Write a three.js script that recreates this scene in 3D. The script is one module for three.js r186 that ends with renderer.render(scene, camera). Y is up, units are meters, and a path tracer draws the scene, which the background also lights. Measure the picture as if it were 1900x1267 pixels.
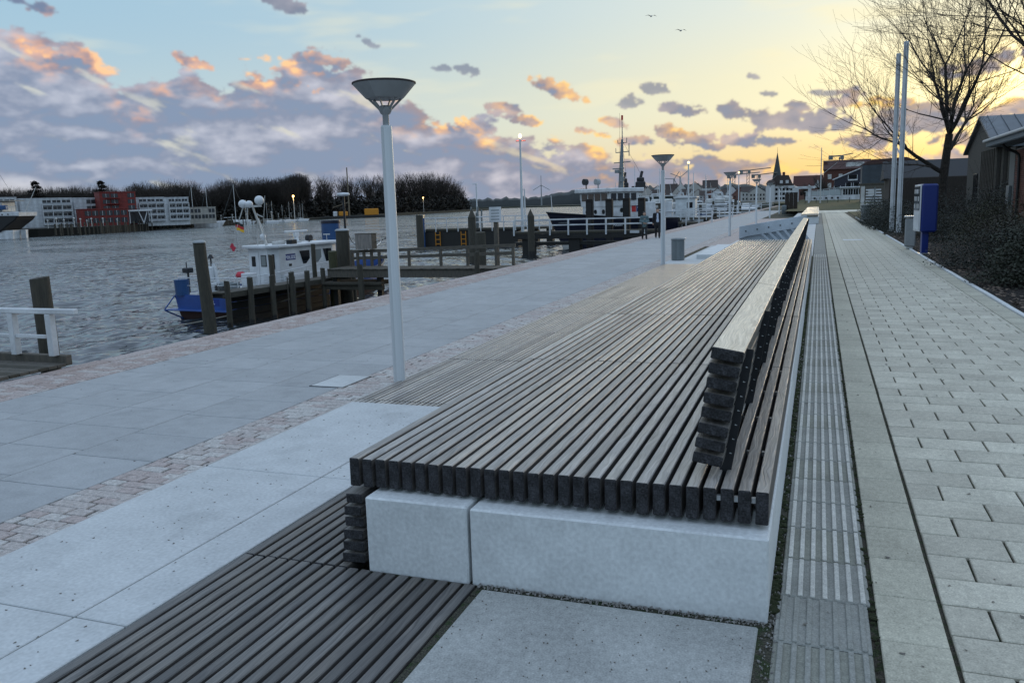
import * as THREE from 'three';
import { mergeGeometries } from 'three/addons/utils/BufferGeometryUtils.js';
import { MarchingCubes } from 'three/addons/objects/MarchingCubes.js';

// ---------------------------------------------------------------- camera, sky, sun, exposure
const scene = new THREE.Scene();
const D2R = Math.PI / 180;
const camera = new THREE.PerspectiveCamera(44.5, 1024 / 682, 0.05, 8000);
camera.position.set(0, 1.70, 0);
camera.rotation.order = 'YXZ';
camera.rotation.set(-9.261 * D2R, 20.249 * D2R, -1.80 * D2R);
scene.add(camera);
const renderer = new THREE.WebGLRenderer({ antialias: true });
renderer.toneMapping = THREE.LinearToneMapping;
renderer.toneMappingExposure = 1.1;
renderer.shadowMap.enabled = true;
const SUN_AZ = 10, SUN_EL = 6;                                    // degrees right of the promenade's axis (-z), above the horizon
scene.background = makeSky();
scene.environment = scene.background;
const sun = new THREE.DirectionalLight(new THREE.Color(1.0, 0.80, 0.56), 0.6);
{
  const a = SUN_AZ * D2R, e = SUN_EL * D2R;
  sun.position.set(Math.sin(a) * Math.cos(e) * 120, Math.sin(e) * 120, -Math.cos(a) * Math.cos(e) * 120);
  sun.castShadow = true; sun.shadow.radius = 22;
  Object.assign(sun.shadow.camera, { left: -60, right: 60, top: 40, bottom: -40, near: 1, far: 400 });
  sun.shadow.mapSize.set(2048, 2048);
  scene.add(sun, sun.target);
}

// ---------------------------------------------------------------- noise
function hash2(i, j, s) { let h = (i * 374761393 + j * 668265263 + s * 1274126177) | 0; h = Math.imul(h ^ (h >>> 13), 1274126177); h ^= h >>> 16; return (h >>> 0) / 4294967296; }
function grad2(i, j, s, x, y) { const a = hash2(i, j, s) * 6.2831853; return Math.cos(a) * x + Math.sin(a) * y; }
function gnoise(x, y, s = 0, per = 0) {
  const i = Math.floor(x), j = Math.floor(y), fx = x - i, fy = y - j;
  const u = fx * fx * fx * (fx * (fx * 6 - 15) + 10), v = fy * fy * fy * (fy * (fy * 6 - 15) + 10);
  const w = (k) => per ? ((k % per) + per) % per : k;
  const i0 = w(i), i1 = w(i + 1), j0 = w(j), j1 = w(j + 1);
  const a = grad2(i0, j0, s, fx, fy), b = grad2(i1, j0, s, fx - 1, fy), c = grad2(i0, j1, s, fx, fy - 1), d = grad2(i1, j1, s, fx - 1, fy - 1);
  return 1.5 * (a + (b - a) * u + (c - a) * v + (a - b - c + d) * u * v);
}
function fbm(x, y, o = 5, s = 0, per = 0) { let r = 0, a = 0.5, f = 1; for (let k = 0; k < o; k++) { r += a * gnoise(x * f, y * f, s + k * 17, per * f); a *= 0.5; f *= 2; } return r; }
function wisps(x, y, o, s) { let r = 0, a = .46, f = 1; for (let k = 0; k < o; k++) { r += a * gnoise(x * f, y * f, s + k * 17); a *= .58; f *= 2.03; } return r; }   // rougher than fbm: torn cloud edges
function rng(seed) { let a = seed >>> 0; return () => { a = (a + 0x6D2B79F5) | 0; let t = Math.imul(a ^ (a >>> 15), 1 | a); t = (t + Math.imul(t ^ (t >>> 7), 61 | t)) ^ t; return ((t ^ (t >>> 14)) >>> 0) / 4294967296; }; }
function sst(a, b, x) { const t = Math.min(1, Math.max(0, (x - a) / (b - a))); return t * t * (3 - 2 * t); }
function lin(c) { return c.map((v) => { v /= 255; return v <= 0.04045 ? v / 12.92 : Math.pow((v + 0.055) / 1.055, 2.4); }); }
function mix3(a, b, t) { return [a[0] + (b[0] - a[0]) * t, a[1] + (b[1] - a[1]) * t, a[2] + (b[2] - a[2]) * t]; }

// ---------------------------------------------------------------- the sky: evening air and clouds, by azimuth and elevation
function makeSky() {
  const W = 4096, H = 2048, data = new Float32Array(W * H * 4);
  const C = (r, g, b) => lin([r, g, b]);
  const zen = C(191, 214, 243), upL = C(156, 190, 211), lowL = C(200, 211, 206), upR = C(231, 234, 219), midR = C(252, 240, 194), lowR = C(252, 208, 118), lowBack = C(170, 190, 210), upBack = C(156, 190, 213);
  // top edge of the long cloud bank: azimuth, elevation (degrees)
  const top = [[-180, 3.5], [-120, 5], [-75, 9.5], [-50, 10.6], [-46, 10.0], [-43.6, 7.6], [-42, 8.0], [-40.4, 9.7], [-38.6, 7.9], [-36, 9.2], [-32, 9.9], [-29, 8.2], [-26.5, 7.2], [-25.3, 5.9], [-22.3, 6.1], [-19.5, 4.5], [-16, 3.9], [-10.9, 3.0], [-4, 2.2], [0, 1.9], [3, 2.3], [8, 2.2], [12, 3], [40, 5], [90, 4.5], [180, 3.5]];
  const topAt = (a) => { let k = 1; while (k < top.length - 1 && top[k][0] < a) k++; const p = top[k - 1], q = top[k]; const t = Math.min(1, Math.max(0, (a - p[0]) / (q[0] - p[0]))); return p[1] + (q[1] - p[1]) * (t * t * (3 - 2 * t)); };
  // single clouds: azimuth, elevation, half width, half height, tilt (degrees), glow 0..1, ragged 0..1
  const single = [
    [-16.6, 7.35, 2.1, 0.62, -22, 1, .5], [-17.4, 7.75, 1.1, .5, -10, 1, .5], [-22.5, 8.65, 1.0, .42, -14, 0, .8], [-24.4, 8.95, .8, .25, -5, 0, .9], [-29.0, 10.6, 1.0, .28, -28, 0, .9], [-34.2, 12.9, 1.8, .7, -20, .05, .9],
    [-20.2, 6.1, 1.5, .6, -15, .45, .8], [-18.8, 5.5, 1.4, .4, -8, .7, .9], [-13.0, 5.15, 1.0, .42, -18, .75, .6], [-12.0, 6.4, 1.1, .55, -12, .03, .6], [-10.5, 7.2, 1.1, .45, -14, 0, .9], [-8.6, 5.8, 1.7, .5, -8, .1, .7],
    [-4.2, 7.55, .5, .22, -20, 0, .9], [-3.0, 6.4, .7, .18, -10, 0, .9], [.2, 6.25, .9, .25, -10, 0, .9], [-5.4, 5.5, 1.2, .65, -10, .12, .5], [-2.6, 4.75, 2.6, .85, -4, .1, .5], [-.2, 4.5, 2.2, .85, -2, .05, .5], [-1.4, 5.5, .9, .45, 0, .1, .6],
    [1.5, 5.9, 1.3, .6, 8, .35, .6], [3.6, 5.4, 2.0, .45, -3, .8, .8], [-5.2, 3.7, 2.2, .5, -6, .3, .7], [-3.0, 3.5, 1.6, .42, -4, .1, .7], [-9.3, 4.3, 1.6, .6, -10, .5, .8], [-7.4, 3.6, 2.1, .5, -8, .55, .8], [-11.6, 3.9, 1.4, .4, 0, .8, .8], [-14.4, 4.6, 1.2, .3, -12, .8, .9],
    [8.0, 6.9, 1.7, .55, 4, .3, .7], [11, 7.6, 2.4, .6, 0, .7, .8], [5.6, 4.3, 3.6, 1.25, 4, .18, .6], [11.0, 4.4, 3.2, .8, 0, .5, .7], [9.2, 3.0, 3.0, .6, 0, .6, .9], [2.6, 3.1, 2.0, .6, -5, .3, .8],
    [-47.8, 11.8, .9, .45, -12, .95, .6], [-49.8, 12.6, 1.6, .6, -10, .8, .7], [-48.4, 9.6, 1.7, .5, -8, .9, .7], [-46.2, 9.55, 1.2, .5, -15, .7, .7], [-31.6, 9.35, 1.8, .55, -14, .8, .7], [-33.2, 7.9, 1.9, .55, -18, .85, .8], [-40.0, 9.3, 1.2, .5, -20, .8, .7], [-22.6, 5.15, 1.1, .5, -25, .9, .8], [-28.8, 7.5, 1.4, .4, -20, .7, .8],
    [-64, 17, 4, 1.2, -8, .2, .8], [-80, 22, 6, 1.6, -4, .1, .8], [35, 15, 5, 1.3, 5, .3, .8], [70, 20, 7, 1.8, 3, .1, .8], [120, 17, 7, 1.6, 0, .05, .8], [170, 21, 8, 2.0, 0, .05, .8], [-130, 18, 7, 1.8, 0, .05, .8]];
  for (const s of single) { s.push(Math.cos(s[4] * D2R), Math.sin(s[4] * D2R)); }
  const bank = (a, e) => {                                        // unclamped thickness of the bank, with a broken upper edge
    const n = wisps(a * .34 + 3, e * .75, 7, 3);
    return (topAt(a) - e) * .55 + n * 1.5;
  };
  const cloud1 = (a, e, glow) => {                                // thickest single cloud here
    let best = -1, g = 0;
    for (const s of single) {
      let da = a - s[0]; if (da > 180) da -= 360; else if (da < -180) da += 360;
      const de = e - s[1]; if (Math.abs(da) > s[2] * 2.2 || Math.abs(de) > s[2] * 1.6 + s[3]) continue;
      const u = (da * s[7] + de * s[8]) / s[2], v = (-da * s[8] + de * s[7]) / s[3];
      const h = 1 - (u * u + v * v) - (v < 0 ? v * v * .6 : 0);
      if (h > best) { best = h; g = s[5]; glow.rag = s[6]; }
    }
    glow.g = g; return best;
  };
  const gl = {}, gl2 = {};
  const thick = (a, e, o) => {
    const b = bank(a, e), c0 = cloud1(a, e, o);
    const c = c0 > -1 ? c0 * 1.15 + wisps(a * 1.0 + 9, e * 1.6, 6, 41) * (1.1 + o.rag * 1.2) - .12 * o.rag : -1;
    o.single = c > b; return Math.max(b, c);
  };
  const paint = (a, e) => {
      let da = Math.abs(a - SUN_AZ); if (da > 180) da = 360 - da;
      const ee = Math.max(0, e);
      const w = Math.exp(-Math.pow(da / 31, 2)), back = sst(70, 150, da);
      const hi = sst(0, 13, ee);
      let L = mix3(mix3(lowL, lowBack, back), mix3(upL, upBack, back), hi), R = ee < 6 ? mix3(lowR, midR, sst(1, 6, ee)) : mix3(midR, upR, sst(6, 13, ee));
      let c = mix3(L, R, w);
      c = mix3(c, zen, sst(14, 36, ee));
      const ds = Math.hypot((a - SUN_AZ) * .8, e - SUN_EL);        // the glow round the veiled sun
      const glow = Math.exp(-ds * ds / 40) * .42 + Math.exp(-ds * ds / 4) * 1.3;
      c = [c[0] + glow * .85, c[1] + glow * .62, c[2] + glow * .2];
      if (e > -2 && e < 50) {
        const wisp = sst(.05, .5, fbm(a * .09 + e * .12, e * .55 - a * .04, 4, 71) + .02) * sst(2, 7, e) * (1 - sst(14, 24, e));
        c = mix3(c, mix3(C(214, 218, 204), C(255, 240, 190), w), wisp * .45);
        const h = thick(a, e, gl);
        if (h > -.1) {
          const alpha = sst(-.02, gl.single ? .42 : .24, h);
          const hs = thick(a + .5, e + .42, gl2);
          const edge = sst(.0, .7, h - Math.max(hs, -.35)) * (1 - sst(.25, 1.5, h));
          const rim = 1 - sst(.06, .55, h);
          const F = (x, y) => fbm(x * .26 + y * .1, y * .62 - x * .05, 6, 23) + .5 * Math.abs(fbm(x * .5 + 3, y * 1.1, 4, 29));
          const rel = F(a, e) - F(a + .75, e + .55), shade = fbm(a * .13 + e * .1 + 2, e * .5 - a * .06, 5, 35), fine = wisps(a * .9, e * 1.5, 5, 57);
          const depth = gl.single ? .35 : sst(0, 6, topAt(a) - e);
          const sunny = Math.exp(-Math.pow(da / 34, 2));
          let dark = mix3(C(122, 136, 162), C(140, 138, 154), sunny), light = mix3(C(170, 178, 196), C(192, 180, 184), sunny);
          let t = .36 + rel * 1.3 - (shade + .05) * 1.5 + fine * .5 - (gl.single ? .1 : .06 * depth);
          let body = mix3(dark, light, Math.min(1.5, Math.max(-.12, t)));
          if (gl.single && gl.g < .2) body = mix3(body, mix3(C(128, 138, 154), C(140, 142, 154), sunny), .55);
          const gold = mix3(C(238, 178, 140), C(252, 200, 112), sst(55, 5, da) * .9), hot = mix3(C(255, 208, 160), C(255, 226, 132), sunny);
          const g = gl.single ? gl.g : .8 * (1 - sst(.6, 3.4, topAt(a) - e)) * (da > 75 ? .3 : 1);
          const patch = sst(-.05, .32, fbm(a * .24 + 4, e * .5 + 2, 4, 91));
          let lit = (edge * 1.1 + rim * .18) * g * (.18 + 1.0 * patch) + (gl.single ? g * .5 * (.55 + 1.3 * rel + fine) : Math.max(0, rel - .04) * 2.6 * patch * g);
          if (gl.single && g < .2) lit += rim * .14 * sunny;
          lit = Math.min(1, Math.max(0, lit));
          body = mix3(body, gold, Math.min(1, lit * 1.2)); body = mix3(body, hot, sst(.55, 1.0, lit) * .75);
          // openings in the bank, drawn out along the wind
          const rx = a * .94 - e * .42, ry = a * .34 + e * .94;
          const gap = gl.single ? 0 : sst(.22, .42, fbm(rx * .16 + 7, ry * .7, 5, 131)) * (1 - sst(.6, 6.0, Math.abs(topAt(a) - e - 3.2)));
          body = mix3(body, mix3(C(212, 216, 208), C(255, 220, 146), sunny), gap * .7);
          if (!gl.single && e < 3.2 && a < -40) body = mix3(body, C(204, 200, 198), sst(3.0, 1.2, e + (a + 50) * .16) * .6 * (1 - sst(-46, -41, a)));
          c = mix3(c, body, alpha * (gl.single && gl.g < .05 ? .82 : .97));
        }
      }
      if (e < 0) c = mix3(c, [.16, .18, .2], sst(0, -4, e));
      return c;
  };
  for (let j = 0; j < H; j += 2) {
    for (let i = 0; i < W; i += 2) {
      let az = ((i + 1) / W - .5) * 360 + 90; if (az > 180) az -= 360;    // three's equirect: u = atan2(z, x) / 2pi + 0.5
      const el = ((j + 1) / H - .5) * 180, fine = az > -80 && az < 40 && el > -1 && el < 22, d = 360 / W;   // finer where clouds are thick
      let c = fine ? null : paint(az, el);
      for (let v = 0; v < 2; v++) for (let u = 0; u < 2; u++) { if (fine) c = paint(az + (u - .5) * d, el + (v - .5) * d); const q = ((j + v) * W + i + u) * 4; data[q] = c[0]; data[q + 1] = c[1]; data[q + 2] = c[2]; data[q + 3] = 1; }
    }
  }
  const t = new THREE.DataTexture(data, W, H, THREE.RGBAFormat, THREE.FloatType);
  t.mapping = THREE.EquirectangularReflectionMapping; t.magFilter = THREE.LinearFilter; t.minFilter = THREE.LinearFilter; t.needsUpdate = true;
  return t;
}

// ---------------------------------------------------------------- naming
const taken = new Map();
function numbered(name) { const n = taken.get(name) ?? 0; taken.set(name, n + 1); return n ? `${name}_${String(n).padStart(3, '0')}` : name; }
function thing(name, label, category, pos = [0, 0, 0], turn = 0, group) {
  const o = new THREE.Group(); o.name = numbered(name); o.position.set(...pos); o.rotation.y = turn;
  o.userData = { label, category }; if (group) o.userData.group = group; scene.add(o); return o;
}
function copyOf(src, label, pos, turn = 0, scale = 1) {
  const c = src.clone(); c.name = numbered(src.name.replace(/_\d{3}$/, '')); c.userData = { ...src.userData, label };
  c.position.set(...pos); c.rotation.y = turn; if (Array.isArray(scale)) c.scale.set(...scale); else c.scale.setScalar(scale); scene.add(c); return c;
}
function norm(g) {
  if (g.index) g = g.toNonIndexed();
  for (const k of Object.keys(g.attributes)) if (!['position', 'normal', 'uv'].includes(k)) g.deleteAttribute(k);
  if (!g.attributes.normal) g.computeVertexNormals();
  if (!g.attributes.uv) boxUV(g);
  return g;
}
function join(gs) { return Array.isArray(gs) ? (gs.length === 1 ? norm(gs[0]) : mergeGeometries(gs.map(norm))) : norm(gs); }
function part(parent, name, gs, mat, label) {
  const m = new THREE.Mesh(join(gs), mat); m.name = name; m.castShadow = m.receiveShadow = true;
  if (label) m.userData.label = label; parent.add(m); return m;
}
function solo(name, gs, mat, label, category, pos = [0, 0, 0], turn = 0, group) {
  const m = new THREE.Mesh(join(gs), mat); m.name = numbered(name); m.castShadow = m.receiveShadow = true;
  m.position.set(...pos); m.rotation.y = turn; m.userData = { label, category }; if (group) m.userData.group = group; scene.add(m); return m;
}
function ground(name, gs, mat, label, category = 'ground') {
  const m = new THREE.Mesh(join(gs), mat); m.name = name; m.castShadow = m.receiveShadow = true;
  m.userData = { kind: 'structure', label, category }; scene.add(m); return m;
}
function groundGroup(name, label, category = 'pavement') { const o = new THREE.Group(); o.name = name; o.userData = { kind: 'structure', label, category }; scene.add(o); return o; }

// ---------------------------------------------------------------- geometry
function boxUV(g, ox = 0, oy = 0) {                               // uv in metres from the dominant axis; v runs along z on long faces
  if (!g.attributes.normal) g.computeVertexNormals();
  const p = g.attributes.position, n = g.attributes.normal, uv = new Float32Array(p.count * 2);
  for (let i = 0; i < p.count; i++) {
    const ax = Math.abs(n.getX(i)), ay = Math.abs(n.getY(i)), az = Math.abs(n.getZ(i));
    const x = p.getX(i), y = p.getY(i), z = p.getZ(i);
    if (ay >= ax && ay >= az) { uv[2 * i] = x + ox; uv[2 * i + 1] = z + oy; } else if (ax >= az) { uv[2 * i] = y + ox; uv[2 * i + 1] = z + oy; } else { uv[2 * i] = x + ox; uv[2 * i + 1] = y + oy; }
  }
  g.setAttribute('uv', new THREE.BufferAttribute(uv, 2)); return g;
}
function swapUV(g) { const u = g.attributes.uv; for (let i = 0; i < u.count; i++) u.setXY(i, u.getY(i), u.getX(i)); return g; }
function mv(g, x = 0, y = 0, z = 0, ry = 0, rx = 0, rz = 0) { if (rx) g.rotateX(rx); if (rz) g.rotateZ(rz); if (ry) g.rotateY(ry); return g.translate(x, y, z); }
function box(w, h, d, x = 0, y = 0, z = 0) { const g = new THREE.BoxGeometry(w, h, d).toNonIndexed(); g.translate(x, y, z); return boxUV(g); }
function span(x0, x1, y0, y1, z0, z1) { return box(Math.abs(x1 - x0), Math.abs(y1 - y0), Math.abs(z1 - z0), (x0 + x1) / 2, (y0 + y1) / 2, (z0 + z1) / 2); }
function cbox(w, h, d, c, x = 0, y = 0, z = 0, jit = 0, rnd = null) {   // box with chamfered edges
  c = Math.min(c, w * .45, h * .45, d * .45);
  const H = [w / 2, h / 2, d / 2], pos = [];
  const js = {}; const jj = (k) => { if (!jit) return [0, 0, 0]; js[k] ??= [(rnd() - .5) * jit, (rnd() - .5) * jit * .5, (rnd() - .5) * jit]; return js[k]; };
  const pt = (s, ax) => { const r = [0, 0, 0], q = jj(s.join()); for (let k = 0; k < 3; k++) r[k] = s[k] * (H[k] - (k === ax ? 0 : c)) + q[k]; return r; };
  const tri = (a, b, cc) => { const u = [b[0] - a[0], b[1] - a[1], b[2] - a[2]], v = [cc[0] - a[0], cc[1] - a[1], cc[2] - a[2]]; const n = [u[1] * v[2] - u[2] * v[1], u[2] * v[0] - u[0] * v[2], u[0] * v[1] - u[1] * v[0]]; const m = [a[0] + b[0] + cc[0], a[1] + b[1] + cc[1], a[2] + b[2] + cc[2]]; if (n[0] * m[0] + n[1] * m[1] + n[2] * m[2] < 0) pos.push(...a, ...cc, ...b); else pos.push(...a, ...b, ...cc); };
  const quad = (a, b, cc, d2) => { tri(a, b, cc); tri(a, cc, d2); };
  for (let ax = 0; ax < 3; ax++) { const u = (ax + 1) % 3, v = (ax + 2) % 3; for (const s of [-1, 1]) { const mk = (p, q) => { const r = [0, 0, 0]; r[ax] = s; r[u] = p; r[v] = q; return pt(r, ax); }; quad(mk(-1, -1), mk(1, -1), mk(1, 1), mk(-1, 1)); } }
  for (let ax = 0; ax < 3; ax++) { const u = (ax + 1) % 3, v = (ax + 2) % 3; for (const p of [-1, 1]) for (const q of [-1, 1]) { const mk = (t, f) => { const r = [0, 0, 0]; r[ax] = t; r[u] = p; r[v] = q; return pt(r, f); }; quad(mk(-1, u), mk(1, u), mk(1, v), mk(-1, v)); } }
  for (const a of [-1, 1]) for (const b of [-1, 1]) for (const cc of [-1, 1]) { const s = [a, b, cc]; tri(pt(s, 0), pt(s, 1), pt(s, 2)); }
  const g = new THREE.BufferGeometry(); g.setAttribute('position', new THREE.Float32BufferAttribute(pos, 3)); g.computeVertexNormals(); g.translate(x, y, z); return boxUV(g);
}
function cspan(x0, x1, y0, y1, z0, z1, c = .006) { return cbox(Math.abs(x1 - x0), Math.abs(y1 - y0), Math.abs(z1 - z0), c, (x0 + x1) / 2, (y0 + y1) / 2, (z0 + z1) / 2); }
function v3(a) { return a.isVector3 ? a : new THREE.Vector3(...a); }
function rod(a, b, r0, r1 = r0, seg = 8, open = false) {           // tapered round bar from a to b
  a = v3(a); b = v3(b); const d = b.clone().sub(a), l = d.length();
  const g = new THREE.CylinderGeometry(r1, r0, l, seg, 1, open); g.translate(0, l / 2, 0);
  g.applyQuaternion(new THREE.Quaternion().setFromUnitVectors(new THREE.Vector3(0, 1, 0), d.normalize())); g.translate(a.x, a.y, a.z); return norm(g);
}
function bar(a, b, w, h) {                                         // square bar from a to b
  a = v3(a); b = v3(b); const d = b.clone().sub(a), l = d.length(); const g = new THREE.BoxGeometry(w, h, l).toNonIndexed(); boxUV(g); g.translate(0, 0, l / 2);
  const m = new THREE.Matrix4().lookAt(b, a, Math.abs(d.y) > .95 * l ? new THREE.Vector3(1, 0, 0) : new THREE.Vector3(0, 1, 0)); g.applyMatrix4(m); g.translate(a.x, a.y, a.z); return g;
}
function tube(pts, r, seg = 32, rad = 6) { return norm(new THREE.TubeGeometry(new THREE.CatmullRomCurve3(pts.map(v3)), seg, r, rad, false)); }
function lathe(pts, seg = 24) { return norm(new THREE.LatheGeometry(pts.map((p) => new THREE.Vector2(...p)), seg)); }
function prism(pts, d, axis = 'z', bevel = 0) {                    // outline (2D points) pushed out by d along z, or turned so that it runs along x
  const s = new THREE.Shape(pts.map((p) => new THREE.Vector2(...p)));
  const g = new THREE.ExtrudeGeometry(s, { depth: d, bevelEnabled: bevel > 0, bevelSize: bevel, bevelThickness: bevel, bevelSegments: 1, curveSegments: 12 });
  g.translate(0, 0, -d / 2); let r = g.index ? g.toNonIndexed() : g; if (axis === 'x') r.rotateY(-Math.PI / 2); if (axis === 'y') r.rotateX(-Math.PI / 2); r.computeVertexNormals(); return boxUV(r);
}
function smooth(g) { g.computeVertexNormals(); return g; }

// ---------------------------------------------------------------- textures and materials
function tex(n, fn, srgb, S = 1) {                                 // fn(u, v) -> [r, g, b] 0..1 (display values) or grey; S = metres covered
  const d = new Uint8Array(n * n * 4);
  for (let j = 0; j < n; j++) for (let i = 0; i < n; i++) { const c = fn(i / n, j / n), q = (j * n + i) * 4; for (let k = 0; k < 3; k++) d[q + k] = Math.max(0, Math.min(255, 255 * (c.length ? c[k] : c))); d[q + 3] = 255; }
  const t = new THREE.DataTexture(d, n, n); t.wrapS = t.wrapT = THREE.RepeatWrapping; t.magFilter = THREE.LinearFilter; t.minFilter = THREE.LinearMipmapLinearFilter; t.generateMipmaps = true;
  if (srgb) t.colorSpace = THREE.SRGBColorSpace; const s = Array.isArray(S) ? S : [S, S]; t.repeat.set(1 / s[0], 1 / s[1]); t.needsUpdate = true; return t;
}
const tn = (u, v, f, o, s) => fbm(u * f, v * f, o, s, f);
const linc = (r, g = r, b = r) => new THREE.Color().setRGB(r, g, b);
function mat(color, rough = .7, o = {}) { return new THREE.MeshStandardMaterial({ color: Array.isArray(color) ? linc(...color) : color, roughness: rough, metalness: 0, ...o }); }
const rw = rng(5);
// fine concrete: pores, faint clouds, stains
const concTex = tex(1024, (u, v) => { const big = tn(u, v, 3, 4, 1), mid = tn(u, v, 14, 4, 2), f = tn(u, v, 120, 2, 3); const pore = sst(.46, .6, tn(u, v, 60, 2, 4)); const st = sst(.12, .4, tn(u, v, 5, 5, 8)) + 2.2 * sst(.47, .53, tn(u, v, 11, 1, 9)); const g = .87 + big * .05 + mid * .05 + f * .09 - pore * .2 - st * .035; return [g * .995, g, g * .995]; }, true, 2.4);
const concBump = tex(1024, (u, v) => .6 + tn(u, v, 90, 3, 3) * .3 - sst(.46, .6, tn(u, v, 60, 2, 4)) * .5, false, 2.4);
// exposed-aggregate paver
const paveTex = tex(1024, (u, v) => { const f = tn(u, v, 160, 2, 11), m = tn(u, v, 40, 3, 12), b = tn(u, v, 3, 4, 13); const dark = sst(.3, .5, tn(u, v, 110, 1, 14)), lt = sst(.3, .5, tn(u, v, 130, 1, 15)); const g = .8 + f * .16 + m * .1 + b * .12 - dark * .2 + lt * .14; return [g, g * .995, g * .965]; }, true, 1.3);
const paveBump = tex(1024, (u, v) => .5 + tn(u, v, 140, 3, 11) * .5, false, 1.3);
// weathered timber: grain along v
const woodTex = tex(512, (u, v) => { const w = tn(u, v, 4, 3, 21) * .08; const g1 = fbm((u + w) * 48, v * 3, 4, 22, 0), g2 = fbm((u + w) * 150, v * 8, 2, 23, 0); const crack = sst(.4, .62, fbm((u + w * .5) * 64, v * 5, 2, 24, 0)); const b = tn(u, v, 5, 4, 25), st = sst(.1, .45, tn(u, v, 9, 4, 26)); const g = .84 + g1 * .24 + g2 * .16 + b * .12 - crack * .4 - st * .05; return [g, g * (.975 - b * .02), g * (.945 - b * .05)]; }, true, [.5, 1.6]);
const woodBump = tex(512, (u, v) => { const w = tn(u, v, 4, 3, 21) * .08; return .55 + fbm((u + w) * 48, v * 3, 4, 22) * .5 + fbm((u + w) * 150, v * 8, 2, 23) * .25 - sst(.4, .62, fbm((u + w * .5) * 64, v * 5, 2, 24)) * .5; }, false, [.5, 1.6]);
const endTex = tex(256, (u, v) => { const g = .6 + tn(u, v, 40, 3, 31) * .5 + tn(u, v, 6, 3, 32) * .4 - sst(.25, .45, fbm(u * 14, v * 60, 2, 33, 0)) * .4; return [g, g, g * 1.02]; }, true, .35);
const stoneTex = tex(512, (u, v) => { const f = tn(u, v, 90, 3, 41), m = tn(u, v, 16, 4, 42); const g = .8 + f * .26 + m * .2; return [g, g * .98, g * .965]; }, true, .6);
const stoneBump = tex(512, (u, v) => .5 + tn(u, v, 24, 5, 42) * .6, false, .6);
const gritTex = tex(512, (u, v) => { const f = tn(u, v, 70, 3, 51), m = tn(u, v, 9, 4, 52); const lt = sst(.3, .45, tn(u, v, 90, 1, 53)); const g = .5 + f * .5 + lt * .45; const moss = sst(-.05, .25, m); return [g * (1 - moss * .35), g * (1 - moss * .12), g * (.9 - moss * .45)]; }, true, .5);
const gritBump = tex(512, (u, v) => .5 + tn(u, v, 70, 3, 51) * .8, false, .5);
const soilTex = tex(512, (u, v) => { const f = tn(u, v, 40, 4, 61), l = sst(.25, .4, tn(u, v, 30, 2, 62)), g = .42 + f * .55; return [g + l * .22, g * .88 + l * .17, g * .8 + l * .1]; }, true, 1.5);
const soilBump = tex(512, (u, v) => .5 + tn(u, v, 30, 5, 61) * .8, false, 1.5);
const grassTex = tex(512, (u, v) => { const f = tn(u, v, 60, 3, 71), b = tn(u, v, 4, 4, 72); const g = .75 + f * .5 + b * .4; return [g * (1 + b * .3), g, g * .8]; }, true, 6);
const barkTex = tex(256, (u, v) => { const g = .7 + fbm(u * 30, v * 8, 4, 81, 0) * .7; return [g, g * .97, g * .93]; }, true, [.8, 1.2]);
const barkBump = tex(256, (u, v) => .5 + fbm(u * 30, v * 8, 4, 81, 0) * .9, false, [.8, 1.2]);
const grimeTex = tex(512, (u, v) => { const g = .9 + tn(u, v, 4, 5, 91) * .16 + tn(u, v, 60, 2, 92) * .06; return [g, g, g]; }, true, 3);
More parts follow.
